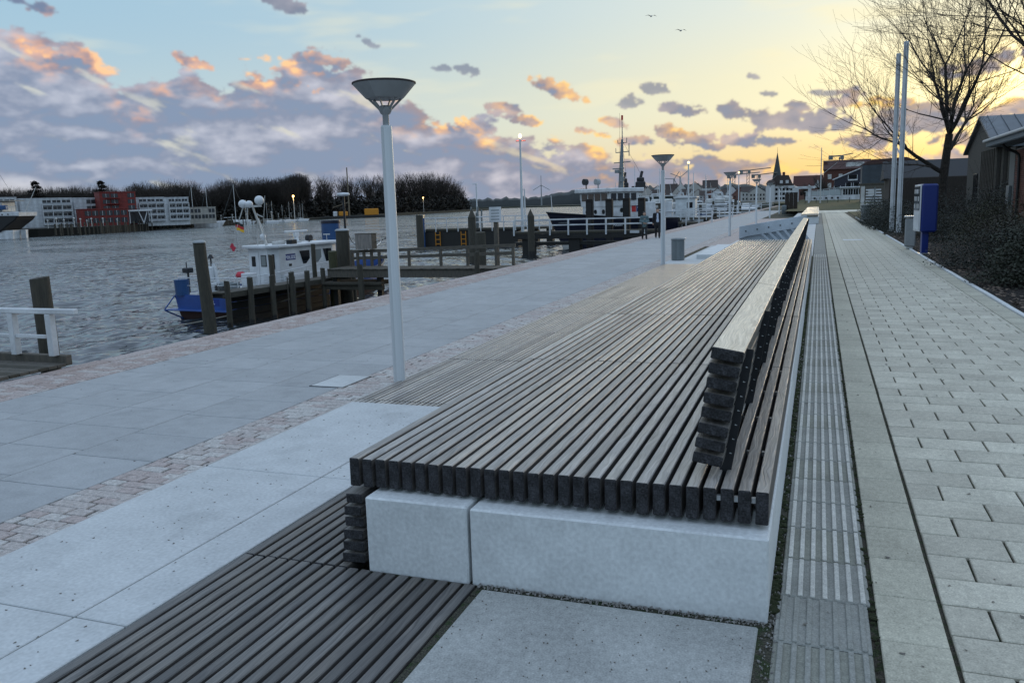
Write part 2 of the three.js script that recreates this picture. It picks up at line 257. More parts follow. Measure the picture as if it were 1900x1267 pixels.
const M = {
  concrete: mat([.85, .865, .875], .8, { map: concTex, bumpMap: concBump, bumpScale: .0012 }),
  slabUp: mat([.70, .71, .715], .8, { map: concTex, bumpMap: concBump, bumpScale: .0015 }),
  slabRough: mat([.56, .57, .58], .85, { map: paveTex, bumpMap: paveBump, bumpScale: .002 }),
  plaza: [mat([.47, .475, .485], .72, { map: concTex, bumpMap: concBump, bumpScale: .0012 }), mat([.495, .5, .51], .74, { map: concTex, bumpMap: concBump, bumpScale: .0012 }), mat([.45, .455, .465], .7, { map: concTex, bumpMap: concBump, bumpScale: .0012 })],
  paver: [mat([.84, .80, .70], .85, { map: paveTex, bumpMap: paveBump, bumpScale: .002 }), mat([.90, .86, .755], .85, { map: paveTex, bumpMap: paveBump, bumpScale: .002 }), mat([.77, .73, .64], .85, { map: paveTex, bumpMap: paveBump, bumpScale: .002 })],
  border: [mat([.72, .69, .59], .88, { map: paveTex, bumpMap: paveBump, bumpScale: .002 }), mat([.78, .75, .64], .88, { map: paveTex, bumpMap: paveBump, bumpScale: .002 })],
  tactile: [mat([.44, .45, .44], .85, { map: paveTex, bumpMap: paveBump, bumpScale: .004 }), mat([.38, .39, .355], .85, { map: paveTex, bumpMap: paveBump, bumpScale: .004 })],
  rib: mat([.92, .91, .89], .8, { map: paveTex, bumpMap: paveBump, bumpScale: .002 }),
  sett: [mat([.66, .58, .56], .75, { map: stoneTex, bumpMap: stoneBump, bumpScale: .006 }), mat([.70, .66, .64], .75, { map: stoneTex, bumpMap: stoneBump, bumpScale: .006 }), mat([.58, .48, .45], .75, { map: stoneTex, bumpMap: stoneBump, bumpScale: .006 }), mat([.78, .77, .75], .75, { map: stoneTex, bumpMap: stoneBump, bumpScale: .006 })],
  grit: mat([.20, .19, .16], .95, { map: gritTex, bumpMap: gritBump, bumpScale: .006 }),
  bed: mat([.19, .165, .145], .95, { map: gritTex, bumpMap: gritBump, bumpScale: .004 }),
  moss: mat([.2, .235, .09], .98, { map: gritTex, bumpMap: gritBump, bumpScale: .006 }),
  plank: [mat([.53, .512, .498], .36, { map: woodTex, bumpMap: woodBump, bumpScale: .002 }), mat([.45, .437, .43], .38, { map: woodTex, bumpMap: woodBump, bumpScale: .002 }), mat([.61, .585, .568], .36, { map: woodTex, bumpMap: woodBump, bumpScale: .002 }), mat([.385, .37, .36], .4, { map: woodTex, bumpMap: woodBump, bumpScale: .002 }), mat([.57, .532, .495], .37, { map: woodTex, bumpMap: woodBump, bumpScale: .002 }), mat([.5, .493, .495], .36, { map: woodTex, bumpMap: woodBump, bumpScale: .002 })],
  deck: [mat([.185, .182, .182], .5, { map: woodTex, bumpMap: woodBump, bumpScale: .002 }), mat([.155, .152, .152], .5, { map: woodTex, bumpMap: woodBump, bumpScale: .002 }), mat([.22, .217, .215], .5, { map: woodTex, bumpMap: woodBump, bumpScale: .002 }), mat([.13, .128, .128], .5, { map: woodTex, bumpMap: woodBump, bumpScale: .002 }), mat([.20, .19, .18], .5, { map: woodTex, bumpMap: woodBump, bumpScale: .002 })],
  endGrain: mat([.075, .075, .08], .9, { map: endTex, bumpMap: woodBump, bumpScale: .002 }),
  plankBody: mat([.13, .125, .125], .6, { map: woodTex, bumpMap: woodBump, bumpScale: .002 }),  // darker than the tops, so the gaps between slats look shaded
  cap: mat([.95, .875, .755], .34, { map: woodTex, bumpMap: woodBump, bumpScale: .0015 }),  // warm sky glare on the wood painted in as pale beige
  steelBlack: mat([.02, .022, .026], .45, { metalness: .3 }),
  galv: mat([.55, .57, .58], .38, { metalness: .8 }),
  lampGrey: mat([.74, .78, .80], .42, { map: grimeTex }),
  lampBowl: mat([.34, .36, .37], .5, { map: grimeTex }),
  lampRim: mat([.035, .025, .025], .7),
  white: mat([.74, .76, .78], .45, { map: grimeTex }),
  offWhite: mat([.62, .62, .6], .6, { map: grimeTex }),
  binGrey: mat([.21, .24, .25], .4, { map: grimeTex, metalness: .2 }),
  blueMachine: mat([.005, .021, .155], .35),
  hullBlue: mat([.016, .075, .30], .4, { map: grimeTex }),
  signBlue: mat([.02, .05, .25], .5),
  steelBlue: mat([.02, .08, .22], .5, { map: grimeTex }),
  navy: mat([.012, .014, .03], .35),
  black: mat([.012, .012, .013], .6),
  rubber: mat([.02, .02, .02], .8),
  oldWood: mat([.145, .137, .12], .85, { map: woodTex, bumpMap: woodBump, bumpScale: .008 }),
  pile: mat([.09, .086, .07], .9, { map: woodTex, bumpMap: woodBump, bumpScale: .012 }),
  pileWet: mat([.018, .018, .017], .6, { map: woodTex, bumpMap: woodBump, bumpScale: .01 }),
  pileMoss: mat([.09, .094, .05], .92, { map: woodTex, bumpMap: woodBump, bumpScale: .012 }),
  redLead: mat([.05, .016, .012], .7),
  glassDark: mat([.01, .013, .016], .06),
  orange: mat([.8, .16, .02], .55),
  red: mat([.5, .02, .02], .6),
  gold: mat([.8, .45, .02], .6),
  hazard: mat([.55, .22, .01], .6),
  soil: mat([.085, .072, .06], .97, { map: soilTex, bumpMap: soilBump, bumpScale: .05 }),
  grass: mat([.085, .085, .028], .97, { map: grassTex }),
  grassDark: mat([.06, .07, .025], .97, { map: grassTex }),
  bark: mat([.055, .047, .04], .95, { map: barkTex, bumpMap: barkBump, bumpScale: .03 }),
  twig: mat([.05, .04, .034], .95),
  rope: mat([.28, .26, .22], .9),
  skin: mat([.45, .27, .19], .6),
};

// ================================================================ levels: terrace 0, promenade LY, water WY
const LY = -0.58, WY = -2.2;

// ---------------------------------------------------------------- water: one sheet to the horizon, real swell near, ripples in the surface
{
  const SLOPE = .36, period = 16, n = 1024, hgt = new Float32Array(n * n), rr = rng(77), waves = [];
  for (let k = 0; k < 70; k++) {
    const f = Math.pow(rr(), 1.5) * 46 + 3, a = -0.25 + (rr() + rr() + rr() - 1.5) * 1.15, kx = Math.round(f * Math.cos(a)), kz = Math.round(f * Math.sin(a));
    const fr = Math.hypot(kx, kz) || 1; waves.push([kx, kz, rr() * 6.283, 1 / Math.pow(fr, 1.12)]);
  }
  for (let j = 0; j < n; j++) for (let i = 0; i < n; i++) { let s = 0; for (const [a, b, p, w] of waves) s += w * Math.sin(6.2831853 * (a * i + b * j) / n + p); hgt[j * n + i] = s; }
  let mx = 0; for (const h of hgt) mx = Math.max(mx, Math.abs(h));
  const rip = (x, z, o) => fbm(x * .7 + o, z * 1.1, 3, 201);
  const sl = (i, j) => { const w = (k) => (k + n) % n, c = n / period / 2 * .5; return [(hgt[w(j) * n + w(i + 1)] - hgt[w(j) * n + w(i - 1)]) * c, (hgt[w(j + 1) * n + w(i)] - hgt[w(j - 1) * n + w(i)]) * c]; };
  let rms = 0; for (let k = 0; k < 4000; k++) { const q = sl((k * 37) % n, (k * 91) % n); rms += q[0] * q[0] + q[1] * q[1]; } rms = Math.sqrt(rms / 4000);
  const wt = tex(n, (u, v) => { const q = sl(Math.round(u * n), (n - Math.round(v * n)) % n), gx = q[0] / rms * SLOPE, gz = q[1] / rms * SLOPE, l = Math.hypot(gx, gz, 1); return [.5 - .5 * gx / l, .5 + .5 * gz / l, .5 + .5 / l]; }, false, period);
  const H = (x, z) => { const u = ((x / period) % 1 + 1) % 1, v = ((z / period) % 1 + 1) % 1; const a = u * n, b = v * n, i = Math.floor(a), j = Math.floor(b), fx = a - i, fz = b - j, q = (p, r) => hgt[((r + n) % n) * n + (p % n)] / mx; return (q(i, j) * (1 - fx) + q(i + 1, j) * fx) * (1 - fz) + (q(i, j + 1) * (1 - fx) + q(i + 1, j + 1) * fx) * fz; };
  const water = new THREE.MeshPhysicalMaterial({ color: linc(.028, .034, .037), roughness: .22, roughnessMap: tex(256, (u, v) => .3 + sst(-.25, .3, tn(u, v, 4, 4, 211)) * .45, false, [90, 60]), ior: 2.0, normalMap: wt });
  // fan of rows round the promenade's foot: fine cells near, coarse far
  const pos = [], uv = [], idx = [], cols = 520, rows = 330;
  for (let r = 0; r <= rows; r++) {
    const t = r / rows, dist = 4 + 10 * t + 190 * Math.pow(t, 2.2) + 5200 * Math.pow(t, 12);
    for (let c = 0; c <= cols; c++) {
      const ang = (-100 + 118 * c / cols) * D2R;
      const x = -6 + Math.sin(ang) * dist, z = -Math.cos(ang) * dist;
      const fade = 1 - sst(40, 110, dist);
      pos.push(x, WY + fade * (.10 * H(x, z) + .05 * rip(x, z, 3)), z); uv.push(x, -z);
    }
  }
  for (let r = 0; r < rows; r++) for (let c = 0; c < cols; c++) { const a = r * (cols + 1) + c, b = a + cols + 1; idx.push(a, a + 1, b, a + 1, b + 1, b); }
  const g = new THREE.BufferGeometry(); g.setAttribute('position', new THREE.Float32BufferAttribute(pos, 3)); g.setAttribute('uv', new THREE.Float32BufferAttribute(uv, 2)); g.setIndex(idx); g.computeVertexNormals();
  const m = new THREE.Mesh(g, water); m.name = 'water'; m.receiveShadow = true; m.userData = { kind: 'structure', label: 'rippled grey harbour water', category: 'water' }; scene.add(m);
}

// ---------------------------------------------------------------- masses under the paving
ground('terrace_bed', [span(-3.91, -2.70, -.9, -.016, 4, -6.39), span(-1.42, 2.9, -.9, -.016, 4, -3.30), span(-1.99, 2.9, -.9, -.016, -3.302, -95), span(-2.70, -1.42, -.9, -.28, 4, -3.30), span(-2.70, -1.99, -.9, -.28, -3.30, -6.39)], M.bed, 'gritty bedding showing in the joints of the upper path');
ground('promenade_bed', [span(-10.9, -1.5, -3.4, LY - .02, 14, -95), span(-10.9, 4, -3.4, LY - .02, -95.01, -240)], M.bed, 'gritty bedding showing in the joints of the lower promenade');
ground('land', [span(2.9, 420, -2.6, -.03, 30, -240), span(-11.5, 420, -2.6, -.04, -240.02, -1500)], M.grassDark, 'open grassy ground behind the promenade');

// ---------------------------------------------------------------- upper terrace slabs (left of the bench)
{
  const g = groundGroup('terrace_paving', 'pale smooth concrete slabs left of the timber deck');
  const zs = [3.3, 1.36, -.57, -2.51, -4.45, -6.39];
  for (let k = 0; k < zs.length - 1; k++) for (const [x0, x1] of [[-3.91, -2.995], [-2.985, -2.706]]) part(g, 'slab', cspan(x0, x1, -.12, 0, zs[k] - .004, zs[k + 1] + .004, .004), M.slabUp);
  const g2 = groundGroup('concrete_apron', 'rough grey concrete slab in front of the bench base');
  for (const [a, b] of [[3, -.4], [-.41, -3.258]]) part(g2, 'slab', cspan(-1.385, -.185, -.12, -.002, a, b, .006), M.slabRough);
  ground('gravel_joint', [span(-1.419, -.13, -.1, -.009, -3.2, -3.33), span(-.19, -.118, -.1, -.008, 3, -3.19), span(-1.419, -1.37, -.1, -.0085, 3, -3.19), span(-.152, -.118, -.1, -.006, -3.3, -27)], M.grit, 'mossy gravel joint round the bench base');
  // tufts of moss and loose chippings lying in the joint
  const rr = rng(9), ch = [], ms = [];
  for (let k = 0; k < 900; k++) { const s = .003 + rr() * .006; const g = new THREE.TetrahedronGeometry(s, 0); let x, z; if (rr() < .45) { x = -1.41 + rr() * 1.25; z = -3.262 - rr() * .04; } else { x = -.175 + rr() * .06; z = -1.5 - rr() * (rr() < .5 ? 2.4 : 9); if (z < -3.3) x = -.15 + rr() * .035; } mv(g, x, -.004 + rr() * .004, z, rr() * 6, rr() * 6); ch.push(norm(g)); }
  for (let k = 0; k < 520; k++) { const z = -3.4 - Math.pow(rr(), 1.6) * 14, s = .006 + rr() * .012; const g = new THREE.IcosahedronGeometry(s, 0); g.scale(1, .55, 1.4); mv(g, -.147 + rr() * .022, -.003 + rr() * .004, z, rr() * 6); ms.push(norm(g)); }
  for (let k = 0; k < 260; k++) { const z = -2.2 - Math.pow(rr(), 1.5) * 13, s = .004 + rr() * .008; const g = new THREE.IcosahedronGeometry(s, 0); g.scale(1, .5, 1.6); mv(g, .243 + rr() * .02, -.006 + rr() * .004, z, rr() * 6); ms.push(norm(g)); }
  const c = ground('gravel_chips', ch, M.sett[3], 'loose stone chips in the joints'); c.userData.kind = 'stuff';
  const m = ground('moss', ms, M.moss, 'green moss in the joint beside the bench base'); m.userData.kind = 'stuff';
}

// ---------------------------------------------------------------- upper path: tactile strip, edge course, pavers, kerb
{
  const rr = rng(21);
  const g = groundGroup('tactile_strip', 'ribbed grey guidance plates between bench and path');
  for (let k = 0; k < 62; k++) {
    const z0 = -1.145 - k * .405, z1 = z0 - .397, early = k < 6;
    const w = .36, x0 = early ? -.125 : -.113;
    const p = part(g, 'tactile_plate', cspan(x0, x0 + w, -.07, -.004 + (rr() - .5) * .004, z0, z1, .005), M.tactile[k % 3 === 1 ? 1 : 0]);
    const ribs = []; for (let q = 0; q < 7; q++) { const rx = x0 + .03 + q * .0505; ribs.push(cbox(.021, .009, .385, .003, rx, -.0005, (z0 + z1) / 2)); }
    part(p, 'ribs', ribs, early ? M.tactile[0] : M.rib);
  }
  part(g, 'distant_plates', [cspan(-.113, .247, -.07, -.004, -26.26, -90, .004), ...[0, 1, 2, 3, 4, 5, 6].map((q) => box(.021, .006, 63, -.083 + q * .0505, 0, -58))], M.tactile[0]).userData.kind = 'stuff';

  const e = groundGroup('edge_course', 'single course of sandy grey pavers beside the ribbed strip');
  for (let k = 0; k < 110; k++) { const z0 = -1.28 - k * .4025, z1 = z0 - .396; part(e, 'paver', cbox(.243, .06, .396, .004, .389, -.031 + (rr() - .5) * .003, (z0 + z1) / 2), M.border[k % 5 < 2 ? 1 : 0]); }
  part(e, 'distant_pavers', cspan(.267, .511, -.06, -.001, -45.6, -95, .004), M.border[0]).userData.kind = 'stuff';
  const e2 = groundGroup('edge_course_far_side', 'single course of sandy grey pavers along the kerb');
  for (let k = 0; k < 128; k++) { const z0 = -1 - k * .4025, z1 = z0 - .396; part(e2, 'paver', cbox(.245, .06, .396, .004, 2.495, -.031 + (rr() - .5) * .003, (z0 + z1) / 2), M.border[k % 4 ? 0 : 1]); }

  const p = groundGroup('path_paving', 'sandy grey concrete pavers of the upper path laid in half bond');
  const far = []; let n = 0;
  for (let k = 0; k < 330; k++) {
    const z0 = -1.56 - k * .2645, zc = z0 - .129, xs = k % 2 ? [.524, .70, 1.10, 1.50, 1.90, 2.30, 2.368] : [.524, .895, 1.295, 1.695, 2.095, 2.368];
    for (let q = 0; q < xs.length - 1; q++) {
      const w = xs[q + 1] - xs[q] - .012, x = (xs[q] + xs[q + 1]) / 2, vis = zc < -2.9 - Math.max(0, x - .4) * .0 && n < 300;
      const gq = cbox(w, .06, .2545, .004, x, -.031 + (rr() - .5) * .003, zc, .003, rr);
      if (vis && w > .08) { part(p, 'paver', boxUV(gq, rr() * 9, rr() * 9), M.paver[Math.floor(rr() * 3)]); n++; } else far.push(gq);
    }
  }
  part(p, 'distant_pavers', far, M.paver[0]).userData.kind = 'stuff';
  const k = groundGroup('kerb', 'pale concrete kerb between path and planted bed');
  for (let q = 0; q < 72; q++) { const z0 = 3 - q * 1.0; if (z0 < -37.2 && z0 > -39.5) continue; part(k, 'kerb_stone', cspan(2.628, 2.70, -.15, .022 + (rr() - .5) * .008, z0, z0 - .993, .008), M.concrete); }
  ground('path_end', [span(-.1, 12, -.1, -.003, -90, -104), span(2.62, 6.5, -.1, .004, -58.5, -62)], M.paver[1], 'pale paving where the upper path meets the lawn');
  ground('terrace_far_paving', cspan(-1.98, -.13, -.2, -.001, -25.6, -90, .006), M.slabUp, 'smooth concrete strip beyond the end of the bench');
  solo('drain_cover', cspan(.9, 1.6, -.02, .006, -34.2, -34.9, .004), M.concrete, 'small pale rectangular cover set in the upper path', 'cover');
}

// ---------------------------------------------------------------- lower promenade
{
  const rr = rng(31);
  const g = groundGroup('promenade_paving', 'large smooth grey slabs of the lower promenade');
  const cols = [[-5.845, -6.85, 0], [-6.855, -7.87, .14], [-7.875, -8.89, .12], [-8.895, -9.78, .36]], far = [[], [], []]; let n = 0;
  for (let r = 0; r < 190; r++) for (const [a, b, o] of cols) {
    const z0 = 2.1 - .805 * r - o, gq = cbox(Math.abs(a - b) - .007, .08, .795, .004, (a + b) / 2, LY - .04 + (rr() - .5) * .002, z0 - .4), w = Math.floor(rr() * 3);
    boxUV(gq, rr() * 9, rr() * 9); if (z0 < -3.1 && n < 300) { part(g, 'slab', gq, M.plaza[w]); n++; } else far[w].push(gq);
  }
  far.forEach((f, q) => { part(g, 'distant_slabs', f, M.plaza[q]).userData.kind = 'stuff'; });
  const setts = (name, label, x0, x1, nx, dz, zA, zB, tone, up, sep) => {
    const s = groundGroup(name, label); const bulk = [[], [], [], []]; let c = 0;
    for (let r = 0; zA - r * dz > zB; r++) {
      const off = r % 2 ? .5 : 0; const wx = (x1 - x0) / nx;
      for (let q = -1; q <= nx; q++) {
        let a = x0 + (q + off + (rr() - .5) * .22) * wx, b = x0 + (q + 1 + off + (rr() - .5) * .1) * wx; a = Math.max(a, x0); b = Math.min(b, x1); if (b - a < .045) continue;
        const z = zA - r * dz - dz / 2 + (rr() - .5) * .012, ty = up + (rr() - .5) * .004;
        const gq = cbox(b - a - .010, .08, dz - .010, .006, (a + b) / 2, LY - .04 + ty, z, .008, rr); const m = tone[Math.floor(rr() * tone.length)];
        if (c < 300 && z < -2.6) { part(s, 'sett', gq, M.sett[m]); c++; } else bulk[m].push(gq);
      }
    }
    bulk.forEach((f, q) => { if (f.length) part(s, 'distant_setts', f, M.sett[q]).userData.kind = 'stuff'; });
    return s;
  };
  setts('sett_band', 'band of pinkish granite setts beside the lamp posts', -5.84, -5.21, 3, .132, -2.4, -62, [0, 1, 1, 3], .002);
  { const b = []; for (let r = 0; r < 62; r++) for (let q = 0; q < 6; q++) b.push(cbox(.2, .08, .122, .006, -5.1 + q * .21 + (r % 2) * .1, LY - .04 + (rr() - .5) * .004, 2.2 - r * .132, .008, rr)); const m = ground('sett_margin', b, M.sett[1], 'granite setts below the edge of the upper terrace', 'pavement'); m.userData.kind = 'stuff'; }
  setts('quay_setts', 'reddish granite setts along the quay edge', -10.6, -9.79, 4, .15, -5, -62, [0, 2, 2, 1], .002);
  part(groundGroup('sett_band_far', 'far stretch of pinkish setts between lamps and steps'), 'setts', [cspan(-5.84, -2.0, LY - .1, LY - .006, -62.01, -95, .004), cspan(-5.2, -2.0, LY - .1, LY - .005, -42, -62, .004)], M.sett[0]).userData.kind = 'stuff';
  ground('quay_setts_far', cspan(-10.6, -9.79, LY - .1, LY - .004, -62.01, -236, .004), M.sett[2], 'far stretch of reddish setts along the quay');
  const k = groundGroup('quay_edge', 'rough granite capping stones at the water');
  for (let q = 0; q < 150; q++) { const z0 = 1 - q * 1.12; part(k, 'capping_stone', cbox(.33, .35, 1.105, .025, -10.775 + (rr() - .5) * .012, LY - .165 + (rr() - .5) * .012, z0 - .55, .02, rr), M.sett[q % 3 === 0 ? 2 : 0]); }
  ground('quay_wall', span(-10.9, -10.62, -3.4, LY - .35, 14, -240), M.pileWet, 'dark wet quay wall under the capping stones');
  // crumbs, grit and dry leaf scraps lying about
  const cr = []; for (let k = 0; k < 420; k++) { const up = rr() < .55; const x = up ? -.1 + rr() * 2.7 : -9.6 + rr() * 4.2, z = up ? -2.2 - Math.pow(rr(), 1.5) * 16 : -3.5 - Math.pow(rr(), 1.4) * 16; const s = .004 + rr() * rr() * .014; const q = new THREE.TetrahedronGeometry(s, 0); q.scale(1, .35, 1.5); mv(q, x, (up ? 0 : LY) + .003, z, rr() * 6); cr.push(norm(q)); }
  for (let k = 0; k < 160; k++) { const x = -3.8 + rr() * 1.0, z = -1.8 - rr() * 4.4; const q = new THREE.TetrahedronGeometry(.003 + rr() * .005, 0); q.scale(1, .4, 1.4); mv(q, x, .002, z, rr() * 6); cr.push(norm(q)); }
  for (let k = 0; k < 220; k++) { const x = -1.38 + rr() * 1.2, z = -1.8 - rr() * 1.52; const q = new THREE.TetrahedronGeometry(.002 + rr() * .004, 0); mv(q, x, 0, z, rr() * 6); cr.push(norm(q)); }
  const cm = ground('litter_crumbs', cr, mat([.16, .145, .125], .95), 'scattered crumbs and dry scraps on the paving'); cm.userData.kind = 'stuff';
  const mh = thing('access_cover', 'pale rectangular cover plate in the promenade left of the nearest lamp', 'cover', [-6.02, LY, -9.58]);
  part(mh, 'plate', cspan(-.24, .24, .0, .012, -.35, .35, .004), M.slabUp); part(mh, 'frame', [cspan(-.262, -.242, 0, .009, -.37, .37, .002), cspan(.242, .262, 0, .009, -.37, .37, .002), cspan(-.2418, .2418, 0, .0085, .352, .37, .002), cspan(-.2418, .2418, 0, .0085, -.37, -.352, .002)], M.steelBlack);
}

// ---------------------------------------------------------------- slatted bench platform with backrest on concrete blocks
const PX0 = -2.115, PITCH = .0705, PW = .0515, PTOP = .515, PBOT = .375, PZ0 = -3.39, SEG = 2.68, NSEG = 8;
function plankVariants(w, h, len, n, seed, end = .35) { const r = rng(seed), out = []; for (let k = 0; k < n; k++) out.push(boxUV(cbox(w, h, len, .004, 0, 0, 0, .0015, r), r() * 20, r() * 20)); return out; }
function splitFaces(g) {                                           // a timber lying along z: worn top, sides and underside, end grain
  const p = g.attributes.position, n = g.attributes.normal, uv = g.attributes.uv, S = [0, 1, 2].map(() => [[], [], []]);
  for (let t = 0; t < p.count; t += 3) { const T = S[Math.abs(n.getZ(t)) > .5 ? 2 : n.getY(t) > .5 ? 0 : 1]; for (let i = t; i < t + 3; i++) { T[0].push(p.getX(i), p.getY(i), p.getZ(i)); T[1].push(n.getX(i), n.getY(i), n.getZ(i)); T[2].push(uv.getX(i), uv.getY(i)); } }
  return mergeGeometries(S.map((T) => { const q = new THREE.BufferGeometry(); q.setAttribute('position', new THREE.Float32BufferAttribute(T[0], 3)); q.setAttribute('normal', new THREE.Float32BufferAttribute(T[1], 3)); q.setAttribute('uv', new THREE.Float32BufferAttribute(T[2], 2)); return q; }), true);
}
function timber(parent, name, geo, m, x, y, z, rz = 0) {           // trodden, bleached top in m; gap shade painted into the dark sides; end grain
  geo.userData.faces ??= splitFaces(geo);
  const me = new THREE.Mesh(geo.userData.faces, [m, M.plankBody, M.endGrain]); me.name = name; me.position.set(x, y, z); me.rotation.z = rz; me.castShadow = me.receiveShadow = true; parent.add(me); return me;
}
{
  const r = rng(41), B = thing('platform_bench', 'long grey slatted timber platform bench with backrest on pale concrete blocks', 'bench', [0, 0, 0]);
  const base = new THREE.Group(); base.name = 'concrete_base'; base.userData.label = 'pale smooth concrete blocks under the slats'; B.add(base);
  part(base, 'concrete_block', cspan(-1.99, -1.468, -.02, .358, -3.305, -6.41, .008), M.concrete);
  part(base, 'concrete_block', cspan(-1.452, -.152, -.02, .352, -3.305, -6.41, .008), M.concrete);
  for (let k = 1; k < 7; k++) { const z0 = -3.305 - k * 3.115; part(base, 'concrete_block', cspan(-1.98, -.152 - (k % 2 ? .004 : 0), LY, .356, z0, z0 - 3.10, .008), M.concrete); }
  for (let k = 0; k < 17; k++) part(B, 'bearer', span(-2.06, -.18, .359, .3735, -3.62 - k * 1.33, -3.69 - k * 1.33), M.steelBlack);
  const seat = new THREE.Group(); seat.name = 'seat'; seat.userData.label = 'twenty eight parallel grey hardwood slats'; B.add(seat);
  const va = plankVariants(PW, PTOP - PBOT, SEG - .006, 9, 101);
  for (let s = 0; s < NSEG; s++) for (let k = 0; k < 28; k++) {
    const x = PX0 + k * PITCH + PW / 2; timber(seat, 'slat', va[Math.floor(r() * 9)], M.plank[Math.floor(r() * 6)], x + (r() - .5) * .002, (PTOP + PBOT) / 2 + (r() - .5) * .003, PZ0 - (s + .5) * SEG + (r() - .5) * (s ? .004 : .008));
  }
  const clips = []; for (let k = 0; k < 32; k++) for (const q of [24, 25, 26]) { const x = PX0 + (q + 1) * PITCH - (PITCH - PW) / 2; clips.push(box(.016, .022, .02, x, .468, -3.425 - k * .67)); }
  part(B, 'screw_clips', clips, M.galv).userData.kind = 'stuff';
  const side = new THREE.Group(); side.name = 'side_cladding'; side.userData.label = 'stacked dark boards closing the water side of the bench'; B.add(side);
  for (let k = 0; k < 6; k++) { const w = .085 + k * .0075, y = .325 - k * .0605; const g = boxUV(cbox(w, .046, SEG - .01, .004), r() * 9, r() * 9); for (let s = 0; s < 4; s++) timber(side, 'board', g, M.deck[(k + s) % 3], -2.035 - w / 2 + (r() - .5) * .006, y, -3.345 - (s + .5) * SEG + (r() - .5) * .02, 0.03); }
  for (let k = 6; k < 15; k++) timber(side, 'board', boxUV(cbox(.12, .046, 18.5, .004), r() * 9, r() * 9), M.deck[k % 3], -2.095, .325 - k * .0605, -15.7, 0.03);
  // backrest: eight boards stacked on raked steel posts
  const back = new THREE.Group(); back.name = 'backrest'; back.userData.label = 'raked backrest of stacked dark boards with a broad capping board tinted by painted sky glare'; B.add(back);
  const ax = new THREE.Vector2(.092, .56).normalize(), foot = new THREE.Vector2(-.366, .47), tilt = -Math.atan2(ax.x, ax.y);
  const bv = plankVariants(.125, .046, 2.745, 5, 131), cv = plankVariants(.132, .05, 2.752, 4, 133);
  for (let s = 0; s < 8; s++) for (let k = 0; k < 8; k++) {
    const d = .125 + k * .0655, cx = foot.x + ax.x * d - ax.y * .074, cy = foot.y + ax.y * d + ax.x * .074, z = -3.50 - (s + .5) * 2.76 + (s ? 0 : (r() - .5) * .03);
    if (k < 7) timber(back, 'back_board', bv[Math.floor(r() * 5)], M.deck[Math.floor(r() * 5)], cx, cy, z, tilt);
    else timber(back, 'capping_board', cv[s % 4], M.cap, cx + .003, cy, z, tilt).userData.label = 'broad capping board with beige sky glare painted into its top';
  }
  for (let k = 0; k < 18; k++) {
    const z = -3.66 - k * 1.28, a = [foot.x - ax.x * .12, foot.y - ax.y * .12, z], b = [foot.x + ax.x * .60, foot.y + ax.y * .60, z];
    const p = part(back, 'post', bar(a, b, .011, .05).translate(0, 0, 0), M.steelBlack);
    const bolts = []; for (let q = 0; q < 7; q++) { const d = .125 + q * .0655; bolts.push(rod([foot.x + ax.x * d + .004, foot.y + ax.y * d, z], [foot.x + ax.x * d + .014, foot.y + ax.y * d - .002, z], .007, .006, 6)); }
    part(p, 'bolts', bolts, M.galv);
  }
}
// ---------------------------------------------------------------- timber decks let into the paving
{
  const r = rng(51), D = thing('timber_deck', 'dark slatted timber deck flush with the paving in front of the bench', 'deck', [0, 0, 0]);
  const g1 = plankVariants(.049, .07, 3.79, 6, 141), g2 = plankVariants(.049, .07, 3.09, 4, 142);
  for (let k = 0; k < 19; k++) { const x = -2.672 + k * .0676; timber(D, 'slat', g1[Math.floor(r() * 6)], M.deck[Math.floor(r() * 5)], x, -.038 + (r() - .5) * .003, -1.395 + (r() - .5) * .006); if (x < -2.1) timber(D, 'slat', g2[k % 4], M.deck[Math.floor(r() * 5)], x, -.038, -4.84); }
  for (let k = 0; k < 8; k++) part(D, 'joist', span(-2.695, k < 6 ? -1.425 : -2.0, -.14, -.074, .4 - k * .6, .35 - k * .6), M.black);
  const E2 = thing('timber_deck', 'long grey slatted timber deck on the lower promenade beside the nearest lamp', 'deck', [0, 0, 0]);
  const va = plankVariants(.049, .07, 2.672, 8, 151), far = [];
  for (let s = 0; s < 9; s++) for (let k = 0; k < 46; k++) {
    const x = -5.165 + k * .0676, z = -5.9 - (s + .5) * 2.68; if (x > -2.13) continue;
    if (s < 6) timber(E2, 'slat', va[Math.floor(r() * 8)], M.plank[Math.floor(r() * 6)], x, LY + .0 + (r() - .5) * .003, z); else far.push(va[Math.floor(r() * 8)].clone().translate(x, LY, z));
  }
  part(E2, 'distant_slats', far, M.plank[1]).userData.kind = 'stuff';
}

